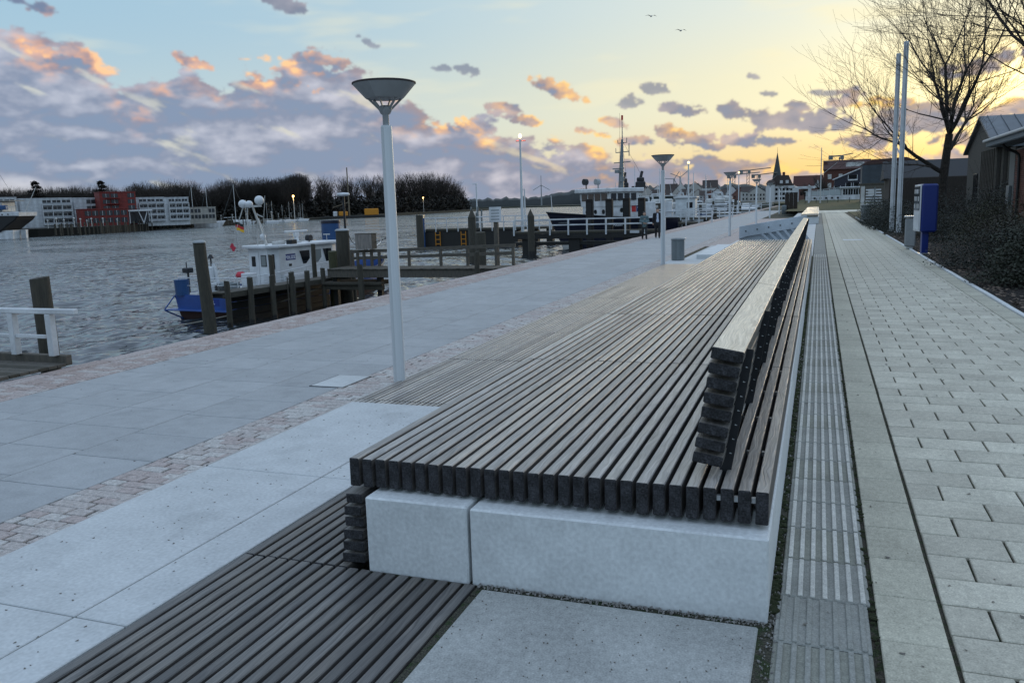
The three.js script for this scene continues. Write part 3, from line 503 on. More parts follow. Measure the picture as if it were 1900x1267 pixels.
// ---------------------------------------------------------------- lamps along the promenade
{
  const names = ['tall pale grey lamp post with bowl shaped head nearest to the bench', 'pale grey bowl lamp post beside the round litter bin', 'third bowl lamp post counting from the nearest', 'fourth bowl lamp post counting from the nearest', 'fifth bowl lamp post counting from the nearest', 'sixth bowl lamp post counting from the nearest', 'seventh bowl lamp post counting from the nearest', 'farthest bowl lamp post near the pergola'];
  const zs = [[-5.2, -9.72], [-5.2, -30.0], [-5.12, -53.2], [-5.12, -76.5], [-5.08, -97.5], [-5.08, -121], [-5.08, -143], [-5.08, -166]];
  const L = thing('lamp_post', names[0], 'street lamp', [zs[0][0], LY, zs[0][1]], 0, 'bowl lamps along the promenade');
  part(L, 'pole', lathe([[0, 0], [.083, 0], [.083, .02], [.080, .05], [.0715, 3.30], [.068, 3.315], [.066, 3.33], [.041, 3.33], [.041, 3.33]], 28), M.lampGrey);
  part(L, 'neck', lathe([[.041, 3.33], [.041, 3.46], [.062, 3.475], [.088, 3.53], [.086, 3.555], [.06, 3.575], [0, 3.58]], 24), M.lampBowl);
  for (let k = 0; k < 6; k++) { const a = k * Math.PI / 3 + .35; part(L, 'strut', bar([Math.cos(a) * .075, 3.53, Math.sin(a) * .075], [Math.cos(a) * .215, 3.665, Math.sin(a) * .215], .016, .026), M.lampBowl); }
  const b = part(L, 'bowl', lathe([[0, 3.668], [.19, 3.668], [.205, 3.655], [.232, 3.66], [.25, 3.675], [.398, 3.84], [.392, 3.846], [.37, 3.838], [.3, 3.79], [0, 3.78]], 40), M.lampBowl);
  part(b, 'rim', lathe([[.392, 3.834], [.404, 3.842], [.402, 3.856], [.384, 3.862], [.376, 3.846]], 40), M.lampRim, 'dark weathered rim');
  for (let k = 1; k < zs.length; k++) copyOf(L, names[k], [zs[k][0], LY, zs[k][1]], k * .7);
}
// ---------------------------------------------------------------- round bin, pads and steps at the end of the lower deck
{
  const B = thing('litter_bin', 'round grey metal litter bin with domed lid beside second lamp', 'bin', [-4.98, LY + .03, -32.0]);
  part(B, 'body', lathe([[0, 0], [.225, 0], [.235, .012], [.245, .03], [.245, .73], [.238, .745]], 32), M.binGrey);
  const lid = part(B, 'lid', lathe([[.25, .752], [.262, .76], [.262, .80], [.25, .815], [.2, .838], [.1, .852], [0, .855]], 32), M.binGrey);
  part(lid, 'hinge', [cbox(.07, .06, .09, .01, .26, .80, .02), rod([.28, .82, -.04], [.28, .82, .08], .018)], M.galv);
  part(B, 'door_seam', [box(.006, .68, .01, -.07, .39, .2365), box(.03, .05, .012, -.03, .42, .2435)], M.binGrey);
  const p = groundGroup('landing', 'smooth pale concrete pad round the bin and lamp at the end of the lower deck');
  part(p, 'slab', cspan(-5.32, -2.0, LY - .1, LY + .03, -30.03, -32.5, .008), M.slabUp);
  part(p, 'slab', cspan(-4.9, -2.0, LY - .1, LY + .025, -32.51, -42, .008), M.slabUp);
  const s = thing('concrete_steps', 'two pale concrete steps beside the far end of the bench', 'steps', [0, 0, 0]);
  part(s, 'step', cspan(-4.38, -2.0, LY + .02, LY + .19, -32.7, -40, .01), M.concrete); part(s, 'step', cspan(-3.5, -2.0, LY + .192, LY + .36, -34.2, -40, .01), M.concrete);
  const c = thing('sloping_wall', 'pale blue grey sloping panel wall with diagonal fins behind the bench', 'wall', [0, 0, -27.2]);
  const pale = mat([.52, .58, .64], .55, { map: grimeTex });
  part(c, 'panel', prism([[-2.32, .45], [-2.31, .82], [-.34, 1.12], [-.34, .80], [-2.1, .52]], .1, 'z', .008), pale);
  part(c, 'plinth', prism([[-2.32, LY], [-2.32, .448], [-2.1, .517], [-.34, .797], [-.34, 0], [-1.98, 0], [-1.98, LY]], .06), pale).position.z = -.08;
  for (let k = 0; k < 6; k++) { const x = -1.62 + k * .22, y = .585 + (k * .22) * .159; part(c, 'fin', prism([[x - .055, y - .005], [x + .03, y + .008], [x + .36, .30], [x + .27, .28]], .1, 'z'), pale).position.z = .0; }
  for (let k = 0; k < 6; k++) part(c, 'bolt', mv(new THREE.CylinderGeometry(.022, .022, .016, 10), -2.12 + k * .34, .68 + k * .34 * .155, .068, 0, Math.PI / 2), M.steelBlack);
  const b2 = thing('concrete_bench', 'low concrete block bench with pale timber top farther along the path', 'bench', [0, 0, 0]);
  part(b2, 'base', cspan(-.95, .03, 0, .44, -55, -88, .02), M.concrete);
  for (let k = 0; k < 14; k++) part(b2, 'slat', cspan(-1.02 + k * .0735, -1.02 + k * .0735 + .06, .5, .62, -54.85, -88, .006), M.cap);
  part(b2, 'bearer', span(-.9, -.05, .44, .5, -55.1, -87.9), M.black);
}
// ---------------------------------------------------------------- things along the planted edge
{
  const V = thing('vending_machine', 'blue vending machine with glazed front on a blue post', 'vending machine', [2.8, 0, -26.0], .10);
  part(V, 'post', cbox(.17, .62, .2, .012, 0, .31, 0), M.blueMachine);
  part(V, 'base_plate', cbox(.3, .02, .34, .005, 0, .015, 0), M.galv);
  part(V, 'housing', cbox(.42, 1.32, .82, .045, .045, 1.27, -.16), M.blueMachine);
  const fr = part(V, 'front_frame', cbox(.035, 1.28, .78, .012, -.182, 1.27, -.16), mat([.6, .62, .64], .4, { metalness: .4 }));
  part(fr, 'window', cbox(.012, .66, .64, .004, -.2055, 1.54, -.16), M.glassDark, 'upper glass window showing packets'); part(fr, 'panel', cbox(.012, .44, .64, .004, -.2055, .90, -.16), M.white, 'white lower panel');
  for (let r = 0; r < 3; r++) for (let q = 0; q < 4; q++) part(fr, 'packet', box(.006, .12, .1, -.215, 1.33 + r * .2, -.4 + q * .16), [M.white, M.binGrey, M.offWhite, M.galv][(r * 3 + q) % 4]);
  const K = thing('litter_bin', 'upright grey bin with flat lid behind the blue vending machine', 'bin', [2.66, .0, -28.4], -.1);
  part(K, 'body', cbox(.31, .86, .42, .03, 0, .51, 0), M.lampBowl); part(K, 'lid', cbox(.36, .05, .46, .012, -.01, .985, 0), M.galv); part(K, 'opening', cbox(.02, .07, .28, .004, -.150, .905, 0), M.black); part(K, 'foot', cbox(.2, .08, .26, .01, 0, .04, 0), M.galv);
  const K2 = thing('litter_bin', 'dark grey upright bin in front of the clipped hedge', 'bin', [2.95, 0, -60.6], 0);
  part(K2, 'body', lathe([[0, .03], [.3, .03], [.31, .06], [.31, .92], [.29, .95], [0, .96]], 20), M.binGrey); part(K2, 'lid', lathe([[.325, .952], [.33, 1.0], [.27, 1.03], [0, 1.04]], 20), M.binGrey); part(K2, 'foot', lathe([[0, 0], [.2, 0], [.2, .029], [0, .029]], 12), M.black);
  const pm = mat([.66, .69, .72], .4, { metalness: .15, map: grimeTex });
  const f = (label, pos, h) => { const P = thing('flagpole', label, 'pole', pos, 0, 'pair of poles in the planted bed'); part(P, 'mast', [cspan(-.095, .095, 0, h, -.07, .07, .02)], pm); part(P, 'groove', [box(.02, h - .6, .012, .04, h / 2 + .2, .0745)], M.binGrey); part(P, 'foot', cbox(.3, .05, .3, .01, 0, .045, 0), M.galv); return P; };
  const a = f('taller square metal pole, nearer of the pair', [3.24, 0, -39.6], 7.9); f('shorter square metal pole, left of the pair', [3.1, 0, -41.4], 7.7);
  part(a, 'bracket', [bar([-.09, 4.05, -.07], [-.2, 3.75, -.3], .03, .05), bar([-.09, 3.4, -.07], [-.2, 3.65, -.3], .03, .05)], pm);
  ground('planting_soil', (() => { const r = rng(61), g = new THREE.PlaneGeometry(9, 68, 60, 290); g.rotateX(-Math.PI / 2); const p = g.attributes.position; for (let i = 0; i < p.count; i++) { const x = p.getX(i) + 7.2, z = p.getZ(i) - 30; p.setXYZ(i, x, .0 + sst(2.9, 5, x) * .2 + .035 * fbm(x * 2.2, z * 2.2, 4, 301) - (x < 2.76 ? .03 : 0), z); } g.computeVertexNormals(); return boxUV(norm(g)); })(), M.soil, 'dark mulched soil of the planted bed', 'soil');
  const r = rng(62), lv = []; for (let k = 0; k < 2600; k++) { const x = 2.74 + Math.pow(r(), 1.4) * 1.6, z = -8 - Math.pow(r(), 1.2) * 28; const g = new THREE.PlaneGeometry(.03 + r() * .035, .02 + r() * .03); g.rotateX(-Math.PI / 2 + (r() - .5) * .9); g.rotateY(r() * 6); g.translate(x, .035 + sst(2.9, 5, x) * .2 + r() * .02, z); lv.push(norm(g)); }
  const l = ground('leaf_litter', lv, mat([.16, .115, .085], .9, { side: THREE.DoubleSide }), 'dry brown leaves on the planted bed', 'leaves'); l.userData.kind = 'stuff';
}
// ---------------------------------------------------------------- shrubs: leaf clusters through the volume over twigs
const leafMats = [mat([.026, .031, .017], .72, { side: THREE.DoubleSide }), mat([.038, .033, .019], .78, { side: THREE.DoubleSide }), mat([.04, .04, .012], .8, { side: THREE.DoubleSide }), mat([.013, .018, .011], .75, { side: THREE.DoubleSide }), mat([.032, .036, .026], .75, { side: THREE.DoubleSide })];
function leafCloud(n, seed, rx, ry, rz, size, shell = .55, flat = 0) {
  const r = rng(seed), pos = [], uv = [];
  const lumps = Array.from({ length: 14 }, () => { const a = r() * 6.283, b = Math.acos(r() * 1.2 - .2); return [Math.cos(a) * Math.sin(b), Math.cos(b), Math.sin(a) * Math.sin(b), .45 + r() * .35]; });
  for (let k = 0; k < n; k++) {
    const l = lumps[Math.floor(r() * 14)]; const a = r() * 6.283, b = Math.acos(2 * r() - 1), s = l[3] * (shell + (1 - shell) * Math.cbrt(r()));
    let x = l[0] * .62 + s * Math.cos(a) * Math.sin(b), y = l[1] * .55 + s * Math.cos(b) * .8, z = l[2] * .62 + s * Math.sin(a) * Math.sin(b);
    y = Math.max(y, -.02 + r() * .1); x *= rx; y *= ry * .85; z *= rz;
    const L = size * (.6 + r() * .8), W = L * (.34 + r() * .2), t = r() * 6.283, e = (r() - .35) * 1.6;
    const d = [Math.cos(t) * Math.cos(e), Math.sin(e), Math.sin(t) * Math.cos(e)], q = [-Math.sin(t), (r() - .5) * .9, Math.cos(t)];
    const P = [[x, y, z], [x + d[0] * L * .5 + q[0] * W, y + d[1] * L * .5 + q[1] * W, z + d[2] * L * .5 + q[2] * W], [x + d[0] * L, y + d[1] * L, z + d[2] * L], [x + d[0] * L * .5 - q[0] * W, y + d[1] * L * .5 - q[1] * W, z + d[2] * L * .5 - q[2] * W]];
    pos.push(...P[0], ...P[1], ...P[2], ...P[0], ...P[2], ...P[3]);
  }
  const g = new THREE.BufferGeometry(); g.setAttribute('position', new THREE.Float32BufferAttribute(pos, 3)); g.computeVertexNormals(); return boxUV(g);
}
function twigs(n, seed, rx, ry, rz) { const r = rng(seed), out = []; for (let k = 0; k < n; k++) { const a = r() * 6.283, s = .5 + r() * .5; const t = [Math.cos(a) * rx * s * .9, ry * (.5 + r() * .5), Math.sin(a) * rz * s * .9]; const m = [t[0] * .35 + (r() - .5) * .1, t[1] * .55, t[2] * .35 + (r() - .5) * .1]; out.push(rod([(r() - .5) * .2, 0, (r() - .5) * .2], m, .012, .008, 4, true), rod(m, t, .008, .003, 4, true)); } return out; }
{
  const spots = [
    ['large dark evergreen shrub spilling toward the path at the right edge', 3.95, -17.6, 1.15, 1.5, 1.5, 0, 9000, .075], ['rounded dark shrub just left of the largest one', 3.72, -20.9, .85, 1.12, 1.3, 3, 6000, .06], ['low brownish shrub behind the vending machine', 4.35, -24.6, 1.2, 1.25, 1.7, 1, 6000, .06],
    ['yellowish green shrub farther up the bank', 5.6, -28.5, 1.9, 1.75, 1.8, 2, 6500, .06], ['dark shrub high on the bank at the right edge', 5.9, -20.6, 1.4, 1.85, 2.0, 0, 7000, .075], ['dark bush behind the grey upright bin', 4.6, -31.5, 1.3, 1.5, 2.0, 3, 5000, .065],
    ['dark overgrown bush under the bare tree', 5.4, -37, 1.7, 2.0, 2.4, 3, 6000, .08], ['tall dark bush against the gabled house', 7.0, -42.5, 1.3, 3.1, 2.0, 3, 6500, .09], ['dusty grey green shrub in the near corner of the bed', 4.5, -14.6, 1.0, 1.3, 1.3, 4, 5000, .065], ['brownish ground shrub between poles and bin', 4.0, -35.2, .8, .95, 1.7, 1, 4000, .06]];
  spots.forEach(([label, x, z, rx, ry, rz, m, n, s], k) => { const S = thing('shrub', label, 'shrub', [x + .22, .05, z], k * 1.3, 'shrubs of the planted bed'); part(S, 'foliage', leafCloud(n * 2.2, 400 + k, rx, ry, rz, s * .62), leafMats[m]); part(S, 'stems', twigs(26, 500 + k, rx, ry, rz), M.twig); });
  const H = thing('hedge', 'dark clipped rounded hedge left of the two poles', 'hedge', [3.35, 0, -49]);
  const parts = []; for (let k = 0; k < 5; k++) parts.push(leafCloud(9000, 520 + k, .95, 1.78, 2.3, .05, .75).translate(0, 0, -7 + k * 3.4)); part(H, 'foliage', parts, leafMats[3]); part(H, 'stems', twigs(60, 530, .6, 1.2, 8), M.twig);
}
// ---------------------------------------------------------------- bare trees
function bareTree(seed, o) {                                       // grown level by level, so that every limb gets its share of twigs
  const r = rng(seed), T = [], C = []; let count = 0, queue = [[new THREE.Vector3(0, -.2, 0), new THREE.Vector3(o.lean ?? 0, 1, 0).normalize(), o.trunk, o.rad, 0]];
  const max = o.max ?? 9000, minR = o.minR ?? .0035;
  while (queue.length && count < max) {
    const next = []; for (let k = queue.length - 1; k > 0; k--) { const j = Math.floor(r() * (k + 1)); [queue[k], queue[j]] = [queue[j], queue[k]]; }
    for (const [p, d, len, rad, lv] of queue) {
      if (count >= max) break; const n = lv < 2 ? 5 : lv < 4 ? 4 : lv < 6 ? 3 : 2; let q = p, dir = d.clone(), rr = rad;
      for (let k = 0; k < n; k++) {
        const wob = (o.wob ?? .2) * (lv ? 1.5 : .7); dir.add(new THREE.Vector3((r() - .5) * wob, (r() - .5) * wob + (o.up ?? .05), (r() - .5) * wob)).normalize();
        const e = q.clone().addScaledVector(dir, len / n), r1 = Math.max(minR, rr * (1 - (o.taper ?? .34) / n)); count++;
        (lv < 2 ? T : C).push(rod(q, e, rr, r1, rr > .08 ? 9 : rr > .03 ? 6 : rr > .012 ? 4 : 3, true)); q = e; rr = r1;
        if ((lv > 0 || (o.limbs && k >= 2)) && lv < o.levels && r() < (lv ? o.side ?? .75 : 1)) { const sd = lv ? dir.clone().add(new THREE.Vector3(r() - .5, r() - .4, r() - .5).multiplyScalar(2.0)).normalize() : new THREE.Vector3(Math.cos(k * 2.4 + o.limbs), .5 + r() * .2, Math.sin(k * 2.4 + o.limbs)).normalize(); next.push([q, sd, len * (lv ? .42 + r() * .3 : .5 + r() * .1), Math.max(minR, rr * (lv ? .42 + r() * .18 : .55)), lv + 1 + (lv > 0 && lv < 3 && r() < .3 ? 1 : 0)]); }
      }
      if (lv < o.levels) { const m = lv === 0 ? (o.fork ?? 5) : r() < .3 ? 3 : 2, ph = r() * 6.283; for (let k = 0; k < m; k++) { const sp = (lv === 0 ? (o.spread ?? .9) : .5) * (.45 + r() * .75), a = ph + k * 6.283 / m + (r() - .5) * .6; next.push([q, dir.clone().addScaledVector(new THREE.Vector3(Math.cos(a), 0, Math.sin(a)), sp).normalize(), len * (lv === 0 ? (o.first ?? .95) * (.85 + r() * .3) : .72 + r() * .18), Math.max(minR, rr * (lv === 0 ? .6 : .68)), lv + 1]); } }
    }
    queue = next;
  }
  return [join(T), join(C)];
}
{
  const [t, c] = bareTree(11, { trunk: 4.4, rad: .25, levels: 7, fork: 4, spread: .62, first: .62, up: .05, max: 24000, side: .66, minR: .0036, taper: .42, limbs: .2 });
  const T = thing('bare_tree', 'large leafless tree with spreading crown behind the two poles', 'tree', [5.3, .1, -43.5], 2.1); part(T, 'trunk', t, M.bark); part(T, 'crown', c, M.twig);
  const [t2, c2] = bareTree(29, { trunk: 3.2, rad: .2, levels: 7, fork: 4, spread: .95, first: .9, up: .03, max: 14000, minR: .004 });
  const T2 = thing('bare_tree', 'leafless tree reaching in from the right edge', 'tree', [6.6, .1, -24.5], .6); part(T2, 'trunk', t2, M.bark); part(T2, 'crown', c2, M.twig);
}
// ---------------------------------------------------------------- houses at the right edge
{
  const slate = mat([.13, .15, .17], .5, { map: grimeTex, bumpMap: concBump, bumpScale: .004 });
  const A = thing('gabled_house', 'gabled house with grey sheet roof and upright pale battens behind the shrubs', 'house', [8, 0, -51]);
  const wallM = mat([.09, .085, .075], .85, { map: woodTex });
  part(A, 'wall', [prism([[-4.1, 0], [4.1, 0], [4.1, 3.9], [0, 5.42], [-4.1, 3.9]], 12, 'x').translate(6, 0, 0)], wallM);
  const rp = (s) => prism([[0, 5.56], [s * 4.55, 3.86], [s * 4.55, 3.74], [0, 5.43]], 12.5, 'x').translate(6.05, 0, 0);
  const rf = part(A, 'roof', [rp(-1), rp(1)], slate); for (let k = 0; k < 20; k++) part(rf, 'seam', bar([.2 + k * .62, 5.585, 0], [.2 + k * .62, 3.89, 4.55], .03, .04), slate);
  part(rf, 'chimney', cspan(7.5, 8.3, 5, 6.3, -.4, .4, .02), M.oldWood);
  for (let k = 0; k < 12; k++) part(A, 'batten', cspan(-.04 + k * .28, .05 + k * .28, .3, 3.72, 4.12, 4.19, .006), M.oldWood);
  for (let k = 0; k < 9; k++) part(A, 'batten', cspan(-.07, -.01, .3, 3.7, 3.9 - k * .42, 3.82 - k * .42, .006), M.oldWood);
  part(A, 'window', cspan(-.06, .02, 1.2, 2.6, -1.6, -.5, .01), M.glassDark);
  const brick = [mat([.22, .085, .06], .85, { map: stoneTex }), mat([.18, .07, .052], .85, { map: stoneTex }), mat([.26, .105, .075], .85, { map: stoneTex })], mortar = mat([.24, .22, .2], .9);
  const B = thing('brick_house', 'red brick house with overhanging eave and dark downpipe at the right edge', 'house', [6.85, 0, -36.3]);
  const wall = part(B, 'wall', span(.012, 8, 0, 3.2, 0, 19), mortar);
  const bv = brick.map((m, k) => cbox(.03, .056, .225, .004)); let nb = 0; const rr = rng(71), bulk = [];
  for (let row = 0; row < 48; row++) for (let q = 0; q < 32; q++) { const z = .12 + q * .235 + (row % 2) * .1175, y = .05 + row * .0665; if (y > 3.15) continue; if (row >= 22 && q < 11) { if (nb++ < 290) { part(B, 'brick', boxUV(cbox(.03, .056, .225, .004, 0, y, z), rr() * 5, rr() * 5), brick[Math.floor(rr() * 3)]); continue; } } bulk.push(cbox(.028, .056, .225, .004, 0, y, z)); }
  part(B, 'distant_bricks', bulk, brick[0]).userData.kind = 'stuff';
  const ro = part(B, 'roof', prism([[-.75, 3.5], [-.75, 3.62], [4.5, 5.5], [9, 3.6], [9, 3.5]], 21, 'z').translate(0, 0, 9.6), slate);
  part(ro, 'fascia', cspan(-.80, -.76, 3.36, 3.60, -1.3, 20, .008), mat([.10, .13, .15], .6)); part(ro, 'gutter', rod([-.86, 3.58, -1.35], [-.86, 3.58, 20], .06, .06, 10), M.offWhite); part(ro, 'soffit', span(-.76, .0, 3.34, 3.40, -1.2, 20), mat([.10, .13, .15], .6));
  part(B, 'downpipe', [tube([[-.7, 3.4, 1.1], [-.55, 3.2, 1.1], [-.12, 2.95, 1.1], [-.09, 2.6, 1.1], [-.09, 0, 1.1]], .05, 24, 8)], M.black);
  part(B, 'end_panel', cspan(-.02, .06, 0, 3.3, -.9, -.02, .01), mat([.16, .16, .15], .8));
  part(B, 'meter_box', cbox(.1, .7, .5, .01, -.08, 1.5, -.45), M.binGrey);
}

// ---------------------------------------------------------------- helpers for the waterside
function pileGeo(r, h, seed, lean = 0, taper = .92) {              // rough round timber pile from the water up, a little bent
  const g = new THREE.CylinderGeometry(r * taper, r, h, 14, 8); g.translate(0, h / 2, 0); const p = g.attributes.position, q = rng(seed), ph = q() * 6;
  for (let i = 0; i < p.count; i++) { const x = p.getX(i), y = p.getY(i), z = p.getZ(i), a = Math.atan2(z, x), n = 1 + .06 * gnoise(a * 1.5 + 5, y * .8, seed) + .03 * Math.sin(a * 3 + ph), t = y / h; p.setXYZ(i, x * n + lean * t * h + .012 * Math.sin(y * 2 + ph), y + (t > .99 ? .02 * Math.sin(a + ph) : 0), z * n); }
  g.computeVertexNormals(); const k = norm(g); const uv = k.attributes.uv, pp = k.attributes.position; for (let i = 0; i < uv.count; i++) uv.setXY(i, uv.getX(i) * r * 6.28, pp.getY(i)); return k;
}
function pile(label, x, z, r, topY, seed, o = {}) {
  const P = thing('mooring_pile', label, 'pile', [x, WY - .4, z], 0, o.group ?? 'timber mooring piles');
  part(P, 'shaft', pileGeo(r, topY - WY + .4, seed, o.lean ?? 0), o.mat ?? M.pile);
  part(P, 'wet_foot', pileGeo(r * 1.03, .4 + (o.wet ?? .55), seed, (o.lean ?? 0)), M.pileWet, 'dark wet foot');
  if (o.point) part(P, 'point', mv(new THREE.ConeGeometry(r * .96, r * 2.1, 14), (o.lean ?? 0) * (topY - WY + .4), topY - WY + .4 + r * 1.05, 0), o.mat ?? M.pile);
  if (o.cap) part(P, 'cap', lathe([[0, .06], [r * .7, .05], [r * 1.0, .0], [r * 1.0, -.03]], 14).translate((o.lean ?? 0) * (topY - WY + .4), topY - WY + .4 + .03, 0), M.lampBowl);
  return P;
}
function textPlate(txt, w, h, bg, fg, font) { const c = document.createElement('canvas'); c.width = 256; c.height = Math.round(256 * h / w); const x = c.getContext('2d'); x.fillStyle = bg; x.fillRect(0, 0, c.width, c.height); x.fillStyle = fg; x.font = font ?? `bold ${Math.round(c.height * .74)}px sans-serif`; x.textAlign = 'center'; x.textBaseline = 'middle'; x.fillText(txt, 128, c.height * .53); const t = new THREE.CanvasTexture(c); t.colorSpace = THREE.SRGBColorSpace; return new THREE.MeshStandardMaterial({ map: t, roughness: .5 }); }
function decal(parent, name, w, h, m, x, y, z, ry) { const g = new THREE.PlaneGeometry(w, h); const o = new THREE.Mesh(g, m); o.name = name; o.position.set(x, y, z); o.rotation.y = ry; o.receiveShadow = true; parent.add(o); return o; }

// ---------------------------------------------------------------- landing stage with white rail at the left edge
{
  const J = thing('landing_stage', 'timber landing stage at the left edge with weathered boards', 'jetty', [0, 0, 0]);
  for (let k = 0; k < 9; k++) part(J, 'board', cbox(5.6, .05, .155, .006, -13.75, -.53, -8.2 - k * .165), k % 3 ? M.oldWood : M.pile);
  part(J, 'edge_beam', cbox(5.6, .16, .12, .01, -13.75, -.47, -9.66), M.oldWood, 'pale edge beam'); part(J, 'edge_beam', cbox(5.6, .2, .14, .01, -13.75, -.63, -8.06), M.pile);
  part(J, 'support', pileGeo(.14, 1.7, 3).translate(-13.2, WY - .1, -8.9), M.pileWet); part(J, 'support', pileGeo(.14, 1.7, 4).translate(-16, WY - .1, -8.9), M.pileWet);
  const R = thing('white_railing', 'white painted timber railing on the landing stage at the left edge', 'railing', [0, 0, 0]);
  part(R, 'top_rail', cspan(-16.4, -10.58, .27, .35, -9.60, -9.50, .01), M.white); part(R, 'mid_rail', cspan(-16.4, -11.25, -.12, -.06, -9.57, -9.53, .008), M.white);
  for (const x of [-11.13, -11.92, -12.75, -13.6, -14.45, -15.3]) part(R, 'post', cspan(x - .055, x + .055, -.39, .268, -9.61, -9.50, .008), M.white);
  pile('lone grey timber pile behind the white railing', -12.44, -10.6, .165, .73, 21, { wet: .3, mat: M.pile, lean: -.01 });
}
// ---------------------------------------------------------------- jetty with piles
{
  const J = thing('boat_jetty', 'low dark timber jetty beside the police boat', 'jetty', [-19.35, 0, -22.7], -.105);
  const r = rng(81);
  for (let k = 4; k < 36; k++) part(J, 'board', cbox(.85, .05, .195, .006, -.40, -1.0 + (r() - .5) * .012, -.1 - k * .205), k % 4 ? M.oldWood : M.pile);
  part(J, 'edge_beam', cbox(.12, .2, 6.7, .01, .0, -1.08, -4.2), M.pile); part(J, 'edge_beam', cbox(.12, .2, 6.7, .01, -.78, -1.08, -4.2), M.pile);
  for (let k = 0; k < 4; k++) part(J, 'shade_board', cbox(.08, .26, 5.6, .01, -.74, -1.3 - k * .28, -4.7), M.pileWet);  // dark boards added to stand for the shadow under the jetty
  for (let k = 0; k < 6; k++) part(J, 'bearer', cbox(.8, .14, .12, .01, -.4, -1.12, -1.1 - k * 1.2), M.pileWet);
  const tops = [[-.9, .10], [-2.0, .11], [-3.15, .105], [-4.2, .11], [-5.1, .11], [-6.1, .10]];
  tops.forEach(([z, rr], k) => { const a = -.105; pile(`short jetty post, number ${['one', 'two', 'three', 'four', 'five', 'six'][k]} counting from the stern of the police boat`, -19.35 + (.14) * Math.cos(a) + z * Math.sin(a) * 1, -22.7 - .14 * Math.sin(a) + z * Math.cos(a), rr, -.57 + (k % 2) * .03, 30 + k, { wet: .5, group: 'short posts along the jetty' }); });
  pile('thick leaning timber pile in front of the stern of the police boat', -19.05, -22.5, .215, .80, 41, { lean: -.045, cap: true, wet: .35 });
  pile('thick mossy timber pile at the landward end of the jetty', -18.62, -29.6, .19, .08, 42, { mat: M.pileMoss, wet: .5 });
  pile('grey timber pile just behind the mossy pile', -18.7, -31.1, .2, .05, 43, { wet: .4 });
  pile('slim upright post in front of the cabin door', -20.3, -27.8, .11, .06, 44, { wet: .4 });
  pile('slim post in front of the wheelhouse window', -19.9, -30.2, .10, .35, 45, { wet: .4 });
  const L = thing('boat_ladder', 'pale metal ladder hanging from the jetty into the water', 'ladder', [-18.82, 0, -26.9], -.105 + Math.PI / 2);
  for (const x of [-.2, .2]) part(L, 'rail', rod([x, -2.3, 0], [x, -.72, 0], .022), M.oldWood); for (let k = 0; k < 6; k++) part(L, 'rung', rod([-.2, -2.15 + k * .27, 0], [.2, -2.15 + k * .27, 0], .018), M.oldWood);
  solo('mooring_rope', tube([[-18.75, -1.25, -29.6], [-19.4, -1.62, -27.8], [-20.1, -1.92, -25.9], [-21.2, -2.14, -23.9], [-22.1, -2.25, -23.0]], .022, 40), M.rope, 'long pale mooring rope sagging from the mossy pile to the water', 'rope');
  solo('coiled_rope', tube(Array.from({ length: 26 }, (_, k) => [Math.cos(k * .62) * (.2 + .012 * (k % 5)), .02 + k * .006, Math.sin(k * .62) * .26]), .02, 90), M.rubber, 'dark rope coil lying on the jetty boards', 'rope', [-19.9, -.97, -24.3]);
}
